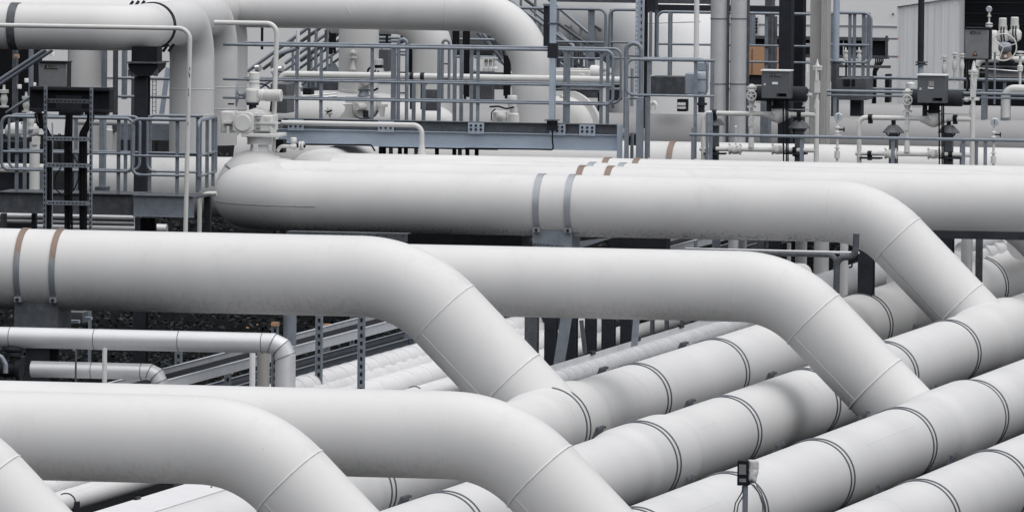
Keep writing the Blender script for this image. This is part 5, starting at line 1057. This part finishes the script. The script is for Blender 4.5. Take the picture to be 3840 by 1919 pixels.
# ------------------------------------------------------------------ instrument pipe loops (built twice, second set shifted along)
def loop(dx, dy, k):
    D = lambda x, y, Y: W('d', x+dx, y+dy, Y)
    w = ('left', 'right')[k]; Y = 163.0; G = lambda s_: s_
    t = thing('instrument_loop', f'{w} white small bore pipe loop with two ball valves, under the {w} grey control box', 'pipe loop', D(500, 1250, Y), 'instrument pipe loops')
    p = lambda pts, r, name, m_=CREAM, fil=.05, Y_=Y, par=None: (lambda s_: (s_.tube([D(x, y, Y_) for x, y in pts], r, 14, fil, 8), s_.o(name, m_, par or t))[1])(MB())
    p([(78, 1330), (78, 880), (960, 895)], .036, 'pipe', fil=.1)
    p([(50, 1158), (960, 1172)], .034, 'pipe', fil=0); p([(956, 1330), (962, 780)], .038, 'pipe', fil=0); p([(962, 800), (966, 560)], .024, 'pipe', fil=0)
    s = MB(); s.lathe(D(955, 850, Y), (0, 0, 1), [(0, .038), (.02, .042), (.1, .028)], 14); s.lathe(D(966, 545, Y), (0, 0, 1), [(0, .07), (.025, .07), (.025, .03), (.035, .03), (.035, .075), (.06, .075), (.06, .04), (.09, .02), (.16, .006)], 16); s.o('top_flange', CREAM, t)
    s = MB(); q = D(964, 680, Y-.03); s.bx(q.x-.035, q.x+.035, Y-.06, Y+.03, q.z-.08, q.z+.09); s.lathe(q+V((-.01, -.03, .1)), (0, 0, 1), [(0, .02), (.25, .012)], 8); s.o('block_valve', CREAM, t)
    for x in (325, 660):
        s = MB(); q = D(x, 1165, Y); s.lathe(q+V((-.09, 0, 0)), (1, 0, 0), [(0, .075), (.02, .075), (.02, .055), (.06, .068), (.12, .068), (.16, .055), (.16, .075), (.18, .075)], 18); vb = s.o('ball_valve_body', CREAM, t)
        s = MB(); s.lathe(q+V((0, -.05, 0)), (0, -1, 0), [(0, .04), (.05, .04), (.05, .025), (.07, .02)], 12); s.tube([q+V((0, -.08, 0)), q+V((.05, -.09, .06))], .01, 6)
        for sx in (-1, 1): s.lathe(q+V((sx*.08, -.03, .06)), (0, 0, 1), [(0, .014), (.03, .014)], 6)
        s.o('handle', CREAM, vb)
    if k == 0: p([(330, 1150), (331, 1000)], .011, 'lever', fil=0); s = MB(); s.sph(D(331, 990, Y), .022, n=12, m=8); s.o('knob', LABEL, t)
    for x, y in ((165, 880), (825, 885), (160, 1165), (790, 1170)):
        s = MB(); q = D(x, y, Y); s.lathe(q+V((-.03, 0, 0)), (1, 0, 0), [(0, .05), (.06, .05)], 16); s.bx(q.x-.03, q.x+.03, Y-.03, Y+.05, q.z-.09, q.z-.02); s.o('clamp', BLACK, t)
    for x in (170, 800): s = MB(); q = D(x, 1195, Y); s.bx(q.x-.16, q.x+.16, Y-.1, Y+.1, q.z-.012, q.z+.012); s.o('shelf', DARK, t)
    # stem with handwheel between the two runs
    t2 = thing('needle_valve', f'white valve stem with a small handwheel left of the {w} grey control box', 'valve', D(450, 1160, Y-.02), 'instrument stems')
    s = MB(); q = D(450, 1150, Y-.02); h = D(450, 690, Y).z-q.z
    f = lambda y: D(450, y, Y).z-q.z
    s.lathe(q, (0, 0, 1), [(0, .042), (f(1080), .042), (f(1050), .024), (f(925), .024), (f(925), .045), (f(915), .045), (f(915), .024), (f(838), .024), (f(838), .07), (f(825), .07), (f(825), .035), (f(805), .04), (f(790), .055), (f(715), .045), (f(702), .04), (f(702), .08), (f(690), .08), (f(690), .035), (f(685), .035), (f(685), .08), (f(672), .08), (f(672), .05), (f(655), .03)], 18); s.o('stem', CREAM, t2)
    s = MB(); q = D(452, 745, Y-.12); s.circ(q, (0, -1, 0), .07, .011, 28, 8); [s.tube([q, q+V((.07*math.cos(a), 0, .07*math.sin(a)))], .009, 6) for a in (.4, 1.66, 2.9, 4.2, 5.4)]; s.lathe(q+V((0, .1, 0)), (0, -1, 0), [(0, .02), (.13, .02)], 10); s.o('handwheel', CREAM, t2)
    s = MB(); q = D(447, 945, Y-.05); s.bx(q.x-.035, q.x+.035, Y-.06, Y-.02, q.z-.07, q.z+.06); s.o('block', CREAM, t2)
    # control valve with box
    t3 = thing('control_box', f'{w} dark grey control box with nameplate, its black actuator cylinder behind', 'control box', D(645, 930, Y-.05), 'grey control boxes')
    s = MB(); a = D(530, 660, Y-.35); c = D(752, 660, Y-.35); zt = D(640, 556, Y-.35).z; zb = D(640, 768, Y-.35).z
    s.bx(a.x, c.x, Y-.35, Y-.12, zb, zt); h = s.o('housing', CAB, t3, bev=.008)
    s = MB(); s.bx(a.x-.008, c.x+.008, Y-.375, Y-.11, zt+.002, zt+.02); s.o('lid', LABEL, h)
    def rc(x0, y0, x1, y1, name, m_, par):
        s_ = MB(); p0 = D((x0+x1)/2, (y0+y1)/2, Y-.36); wx = (x1-x0)/2.0758*S(Y)/2; wz = (y1-y0)/2.0758*S(Y)/2; s_.bx(p0.x-wx, p0.x+wx, Y-.358, Y-.3495, p0.z-wz, p0.z+wz); return s_.o(name, m_, par)
    if k == 0: rc(590, 573, 684, 597, 'nameplate', INK, h); text('H 61000', D(637, 585, Y-.362), .055, PLATE, t3)
    else: rc(618, 598, 660, 646, 'window', PLATE, h)
    rc(613, 640, 657, 658, 'label', LABEL, h); rc(648, 728, 725, 752, 'nameplate', INK, h); rc(664, 732, 722, 748, 'lettering_strip', PLATE, h); rc(548, 650, 562, 666, 'lock', LABEL, h); rc(552, 655, 558, 662, 'keyhole', INK, h)
    s = MB(); s.lathe(D(480, 728, Y+.05), (1, 0, 0), [(0, .10), (.02, .115), (D(885, 728, Y).x-D(480, 728, Y).x-.02, .115), (D(885, 728, Y).x-D(480, 728, Y).x, .10)], 28); s.o('actuator_cylinder', DARK, t3)
    s = MB(); q = D(905, 742, Y+.05); s.lathe(q+V((-.06, 0, 0)), (1, 0, 0), [(0, .015), (.05, .015), (.05, .03), (.1, .03)], 10); s.o('end_plug', CREAM, t3)
    s = MB(); q = D(657, 895, Y); s.sph(q, .115, (1, 1, 1.05), 24, 14); s.lathe(q+V((-.2, 0, 0)), (1, 0, 0), [(0, .04), (.08, .075), (.12, .1), (.28, .1), (.32, .075), (.40, .04)], 20); s.o('valve_body', CREAM, t3)
    s = MB(); q = D(657, 850, Y); h2 = D(657, 765, Y).z-q.z; s.lathe(q, (0, 0, 1), [(0, .06), (.03, .11), (.05, .11), (.05, .08), (h2, .08)], 20); s.o('yoke', BLACK, t3)
    s = MB(); q = D(632, 880, Y-.12); s.bx(q.x-.012, q.x+.012, Y-.14, Y-.12, q.z-.015, q.z+.025); s.o('tag', LABEL, t3)
    s = MB(); a = D(570, 800, Y-.2); c = D(602, 800, Y-.2); s.bx(a.x, c.x, Y-.2, Y-.12, D(586, 865, Y).z, zb-.001); s.o('bracket', BLACK, t3)
    for x in (700, 722, 735): s = MB(); s.tube([D(x, 768, Y-.15), D(x, 860, Y-.15), D(x+3, 1330, Y-.13)], .011, 8, .1); s.o('cable', CABLE, t3)
    s = MB(); s.tube([D(690, 850, Y-.1), D(940, 857, Y-.1)], .006, 6); s.tube([D(490, 798, Y-.1), D(560, 800, Y-.1)], .006, 6); s.o('impulse_tube', STRAP, t3)
    # supports with mushroom shrouds
    for j, x in enumerate((825, ) if k == 0 else (345, 775)):
        t4 = thing('shroud_post', ('dark mushroom shaped shroud on a post under the left control box', 'dark mushroom shroud left of the right control box', 'dark mushroom shroud right of the right control box')[j+k], 'support', D(x, 1250, Y+.02), 'mushroom shrouds')
        s = MB(); q = D(x, 1000, Y+.06); s.lathe(q, (0, 0, 1), [(-.0, .16), (.01, .165), (.06, .12), (.10, .085), (.12, .05)], 28)
        s.o('shroud', CAB, t4); s = MB(); [s.tube([q+V((sx*.1, -.03, 0)), q+V((sx*.09, -.03, -.03)), q+V((sx*.05, -.03, -.04))], .012, 6) for sx in (-1, 1)]; s.o('clip', BLACK, t4)
        s = MB(); z1 = D(x, 885, Y).z; s.bx(q.x-.03, q.x+.03, Y+.04, Y+.08, q.z+.1, z1); s.o('stem', DARK, t4)
        s = MB(); s.bx(q.x-.06, q.x+.06, Y+.02, Y+.14, D(x, 1330, Y).z, q.z-.001); s.o('post', GALVD, t4)
loop(0, 0, 0); loop(1213, 35, 1)
t4 = thing('shroud_post', 'dark shroud behind the left end of the left instrument loop', 'support', W('d', 175, 1250, 163.1), 'mushroom shrouds'); s = MB(); q = W('d', 178, 975, 163.1); s.lathe(q, (0, 0, 1), [(0, .13), (.06, .1), (.1, .06)], 24); s.o('shroud', CAB, t4); s = MB(); s.bx(q.x-.06, q.x+.03, 163.1, 163.2, W('d', 178, 1330, 163).z, q.z); s.o('post', GALVD, t4)
for x, y, lab in ((1128, 912, 'left pressure gauge on a thin white stem'), (2345, 952, 'right pressure gauge on a thin white stem')):
    Y = 162.6; t = thing('pressure_gauge', lab, 'gauge', W('d', x, y+340, Y), 'pressure gauges'); q = W('d', x, y, Y)
    s = MB(); s.lathe(q+V((0, .02, 0)), (.15, -1, 0), [(0, .055), (.05, .062), (.055, .058), (.055, .05)], 28); s.o('case', CHROME, t)
    s = MB(); s.lathe(q+V((.005, -.036, 0)), (.15, -1, 0), [(0, .05), (.004, .05)], 24); dl = s.o('dial', GLASS, t)
    s = MB(); s.bar(q+V((.006, -.043, -.03)), q+V((.006, -.043, .035)), .003, .008); s.o('needle', INK, dl)
    f = lambda yy: W('d', x, y+yy, Y).z-W('d', x, y+345, Y).z; o_ = W('d', x, y+345, Y)
    s = MB(); s.lathe((q.x-.01, Y, o_.z), (0, 0, 1), [(0, .02), (f(320), .02), (f(320), .042), (f(265), .042), (f(265), .02), (f(245), .02), (f(245), .045), (f(238), .045), (f(238), .02), (f(148), .02), (f(148), .07), (f(135), .07), (f(135), .03), (f(115), .045), (f(100), .022), (f(88), .03), (f(88), .045), (f(75), .045), (f(70), .015), (f(28), .015)], 16); s.o('stem', CREAM, t)
    s = MB(); p = W('d', x+42, y+97, Y); s.tube([V((q.x, Y, p.z)), p], .012, 8); s.lathe(p, (1, 0, 0), [(0, .035), (.012, .035)], 14); s.o('tap_handle', BLACK, t)
# ------------------------------------------------------------------ top right corner: junction box and handwheel valve
Yx = 168
t = thing('warning_cabinet', 'pale junction box with a black triangular warning sign, at the top right', 'junction box', W('t', 955, 690, Yx))
s = MB(); s.rect('t', 820, 335, 1095, 680, Yx, .2); h = s.o('housing', CABL, t, bev=.012)
s = MB(); s.rect('t', 812, 322, 1108, 334, Yx-.03, .28); s.rect('t', 1097, 336, 1108, 690, Yx+.01, .2); s.rect('t', 812, 681, 1096, 690, Yx+.01, .2); s.o('gasket', BLACK, h)
s = MB(); s.rect('t', 880, 362, 1005, 390, Yx-.012, .011); s.o('nameplate', INK, h); text('F 61005', W('t', 942, 376, Yx-.014), .055, PLATE, t)
c_ = W('t', 939, 618, Yx-.008); k_ = S(Yx)/3.065
s = MB(); s.prism([c_+V((x*k_, 0, y*k_)) for x, y in ((-32, -26), (32, -26), (0, 32))], (0, .007, 0)); s.o('warning_sign', INK, h)
s = MB(); s.prism([c_+V((x*k_, -.003, y*k_)) for x, y in ((-22, -20), (22, -20), (0, 22))], (0, .0025, 0)); s.o('sign_field', ORANGE, h); text('Ex', c_+V((0, -.0045, -.04*.3)), .05, INK, t)
s = MB()
for x, y in ((845, 355), (1058, 365), (830, 650), (1048, 655)): s.lathe(W('t', x, y, Yx), (0, -1, 0), [(0, .02), (.006, .02)], 12)
s.o('screw', GALV, t)
for x in (850, 1068): s = MB(); s.rect('t', x-14, 690, x+16, 1080, Yx+.05, .05); s.o('leg', GALVD, t)
s = MB(); path(s, 't', [(855, 690), (855, 860), (870, 960), (850, 1050)], Yx+.02, .016, 10, .1); path(s, 't', [(935, 690), (935, 760), (980, 780)], Yx, .012, 8, .05); s.o('cable', CABLE, t)
Yz = 172
t = thing('handwheel_valve', 'valve with a large white spoked handwheel in the top right corner', 'valve', W('t', 1290, 860, Yz))
c_ = W('t', 1262, 545, Yz-.3); kz = S(Yz)/3.065; rw = 153*kz
s = MB(); s.circ(c_, (.1, -1, .05), rw, .0105, 56, 10); [s.tube([c_+V((0, .03, 0)), c_+V((rw*math.cos(a), 0, rw*math.sin(a)))], .008, 8) for a in (.28, 2.5, 4.4)]; s.o('handwheel', CREAM, t)
s = MB(); hrev(s, 't', 545, Yz-.1, [(1210, 30), (1225, 52), (1260, 62), (1330, 56), (1355, 40)], 28); s.o('gearbox', GALV, t)
s = MB(); rev(s, 't', 1290, Yz, [(745, 72), (735, 78), (640, 74), (625, 66), (600, 60), (590, 45), (560, 45)], 28); s.o('bonnet', mat('tan_bonnet', (.30, .21, .16), .5, 0, .3, 5., .6, (.12, .11, .11)), t)
s = MB(); s.rect('t', 1215, 690, 1370, 752, Yz-.14, .28); s.o('yoke', BLACK, t, bev=.01)
s = MB(); s.lathe(W('t', 1292, 648, Yz-.12), (0, -1, 0), [(0, .022), (.02, .022)], 14); s.o('badge', LABEL, t)
s = MB(); s.tube([W('t', 945, 900, Yz+.1), W('t', 975, 685, Yz+.1), W('t', 1600, 690, Yz+.1)], .052, 24, .12); s.o('pipe', CREAM, t)
for y in (770, 830): s = MB(); s.rect('t', 1000, y, 1560, y+18, Yz, .3); s.o('flange_bar', GALVD, t)
s = MB(); s.rect('t', 1080, 850, 1560, 892, Yz+.1, .4); s.o('base', CREAM, t)
for i, x in enumerate((1258, 1395)):
    t = thing('capped_valve', ('left capped valve head with black cables behind the handwheel', 'right capped valve head with black cables, in the top right corner')[i], 'valve head', W('t', x, 480, 174), 'capped valve heads'); dy = -10*i
    s = MB(); rev(s, 't', x, 174, [(490+dy, 40), (465+dy, 70), (420+dy, 78), (370+dy, 66), (345+dy, 48), (300+dy, 52)], 28); s.sph(W('t', x+30, 400+dy, 174), .07); s.o('body', CREAM, t)
    s = MB(); rev(s, 't', x, 174, [(300+dy, 46), (215+dy, 45), (208+dy, 38)], 28); s.o('cap', CREAM, t)
    for dx in (-18, 14): s = MB(); path(s, 't', [(x+dx, 310+dy), (x+dx-4, 400+dy), (x+dx+6, 480+dy)], 173.87, .011, 10, .06); s.o('cable', CABLE, t)
s = MB(); rev(s, 't', 1150, 175, [(640, 90), (560, 92), (430, 60), (400, 62), (370, 50), (350, 30)], 28); tag(s.o('round_vessel', CREAM), 'pale rounded vessel between the warning box and the handwheel', 'vessel')
t = thing('pressure_gauge', 'high pressure gauge against the black wall at top right', 'gauge', W('t', 1100, 310, 175), 'pressure gauges'); q = W('t', 1102, 108, 175); s = MB(); s.lathe(q+V((0, .02, 0)), (0, -1, 0), [(0, .045), (.04, .05), (.042, .046), (.042, .04)], 28); s.o('case', CHROME, t); s = MB(); s.lathe(q+V((0, -.026, 0)), (0, -1, 0), [(0, .04), (.004, .04)], 24); s.o('dial', GLASS, t)
s = MB(); rev(s, 't', 1100, 175, [(380, 30), (310, 30), (308, 42), (290, 42), (288, 20), (282, 20), (280, 40), (268, 40), (262, 14), (240, 10), (195, 10), (194, 24), (182, 24), (180, 14), (145, 10)], 16); s.o('stem', CREAM, t)
for x, y, lab in ((585, 650, 'left pale flanged stub in front of the weathered cladding'), (702, 612, 'tall pale flanged stub at the cladding edge'), (785, 620, 'pale flanged stub left of the warning box')):
    t = thing('flanged_stub', lab, 'stub', W('t', x, y+330, 176), 'flanged stubs')
    s = MB(); rev(s, 't', x, 176, [(y+340, 15), (y+210, 15), (y+185, 24), (y+150, 30), (y+110, 28), (y+80, 18), (y+38, 15), (y+37, 38), (y+24, 38), (y+23, 20), (y+12, 20), (y+11, 36), (y-2, 36), (y-4, 14)], 18); s.o('stub', CREAM, t)
t = thing('flanged_stub', 'white flanged column in front of the warning box legs', 'stub', W('t', 920, 1290, 167), 'flanged stubs')
s = MB(); rev(s, 't', 918, 167, [(1340, 24), (1155, 24), (1153, 70), (1122, 70), (1120, 24), (1095, 26), (1080, 30), (1000, 38), (880, 38), (858, 40), (857, 52), (840, 52), (838, 24), (828, 24), (827, 50), (811, 50), (805, 30), (790, 26), (740, 18), (700, 6)], 24); s.o('stub', CREAM, t)
s = MB(); s.rect('t', 890, 990, 945, 1080, 166.9, .05); s.o('block', GALV, t)
t = thing('elbow_pipe', 'white pipe elbow at the right photo edge below the handwheel', 'pipe', W('t', 1300, 1290, 169)); s = MB(); s.tube([W('t', 1290, 1350, 169), W('t', 1290, 1022, 169), W('t', 1700, 1030, 169)], .066, 24, .14, 12); s.o('pipe_shell', CREAM, t)
t = thing('flanged_stub', 'white valve stem at the right photo edge', 'stub', W('t', 1455, 980, 169.5), 'flanged stubs')
s = MB(); rev(s, 't', 1455, 169.5, [(990, 14), (830, 16), (815, 34), (760, 34), (745, 18), (645, 14), (643, 52), (628, 52), (626, 20), (612, 20), (610, 50), (592, 50), (588, 14)], 22); s.o('stub', CREAM, t)
s = MB(); s.tube([W('t', 965, 785, 168.6), W('t', 1430, 820, 168.6)], .008, 8); tag(s.o('lever_rod', CHROME), 'thin bright rod running right from the warning box legs', 'rod')
s = MB(); vtube(s, 't', 1168, 600, 1200, 169, .016, 14); tag(s.o('thin_pipe', GALV), 'thin grey standing pipe right of the warning box legs', 'thin pipe')
s = MB(); rev(s, 't', 200, 172, [(1010, 50), (960, 50), (950, 40), (945, 10)], 20); tag(s.o('instrument_valve', CREAM), 'pale valve dome behind the right control box stem', 'valve')
# ------------------------------------------------------------------ make sure everything named like a building part is still read as a thing
for o in bpy.data.objects:
    if o.parent is None and 'category' in o.keys() and 'kind' not in o.keys(): o['kind'] = 'thing'
# ------------------------------------------------------------------ light
w = bpy.data.worlds.new('World'); sc.world = w; w.use_nodes = True
N = w.node_tree.nodes; L = w.node_tree.links
sky = N.new('ShaderNodeTexSky'); sky.sky_type = 'NISHITA'; sky.sun_disc = False
SE, SR = math.radians(74), math.radians(128)
sky.sun_elevation = SE; sky.sun_rotation = SR; sky.air_density = 1; sky.dust_density = 4; sky.ozone_density = 1
hs = N.new('ShaderNodeHueSaturation'); hs.inputs['Saturation'].default_value = .5
L.new(sky.outputs[0], hs.inputs['Color']); L.new(hs.outputs[0], N['Background'].inputs['Color'])
N['Background'].inputs['Strength'].default_value = .05
sd = bpy.data.lights.new('sun', 'SUN'); sd.energy = 2.4; sd.angle = math.radians(118); sd.color = (1, .995, .985)
so = bpy.data.objects.new('sun', sd); COL.objects.link(so)
sdir = V((math.sin(SR)*math.cos(SE), math.cos(SR)*math.cos(SE), math.sin(SE)))
so.rotation_euler = sdir.to_track_quat('Z', 'Y').to_euler()
vs = sc.view_settings; vs.view_transform = 'Standard'; vs.look = 'None'; vs.exposure = .56; vs.gamma = 1; vs.use_curve_mapping = False
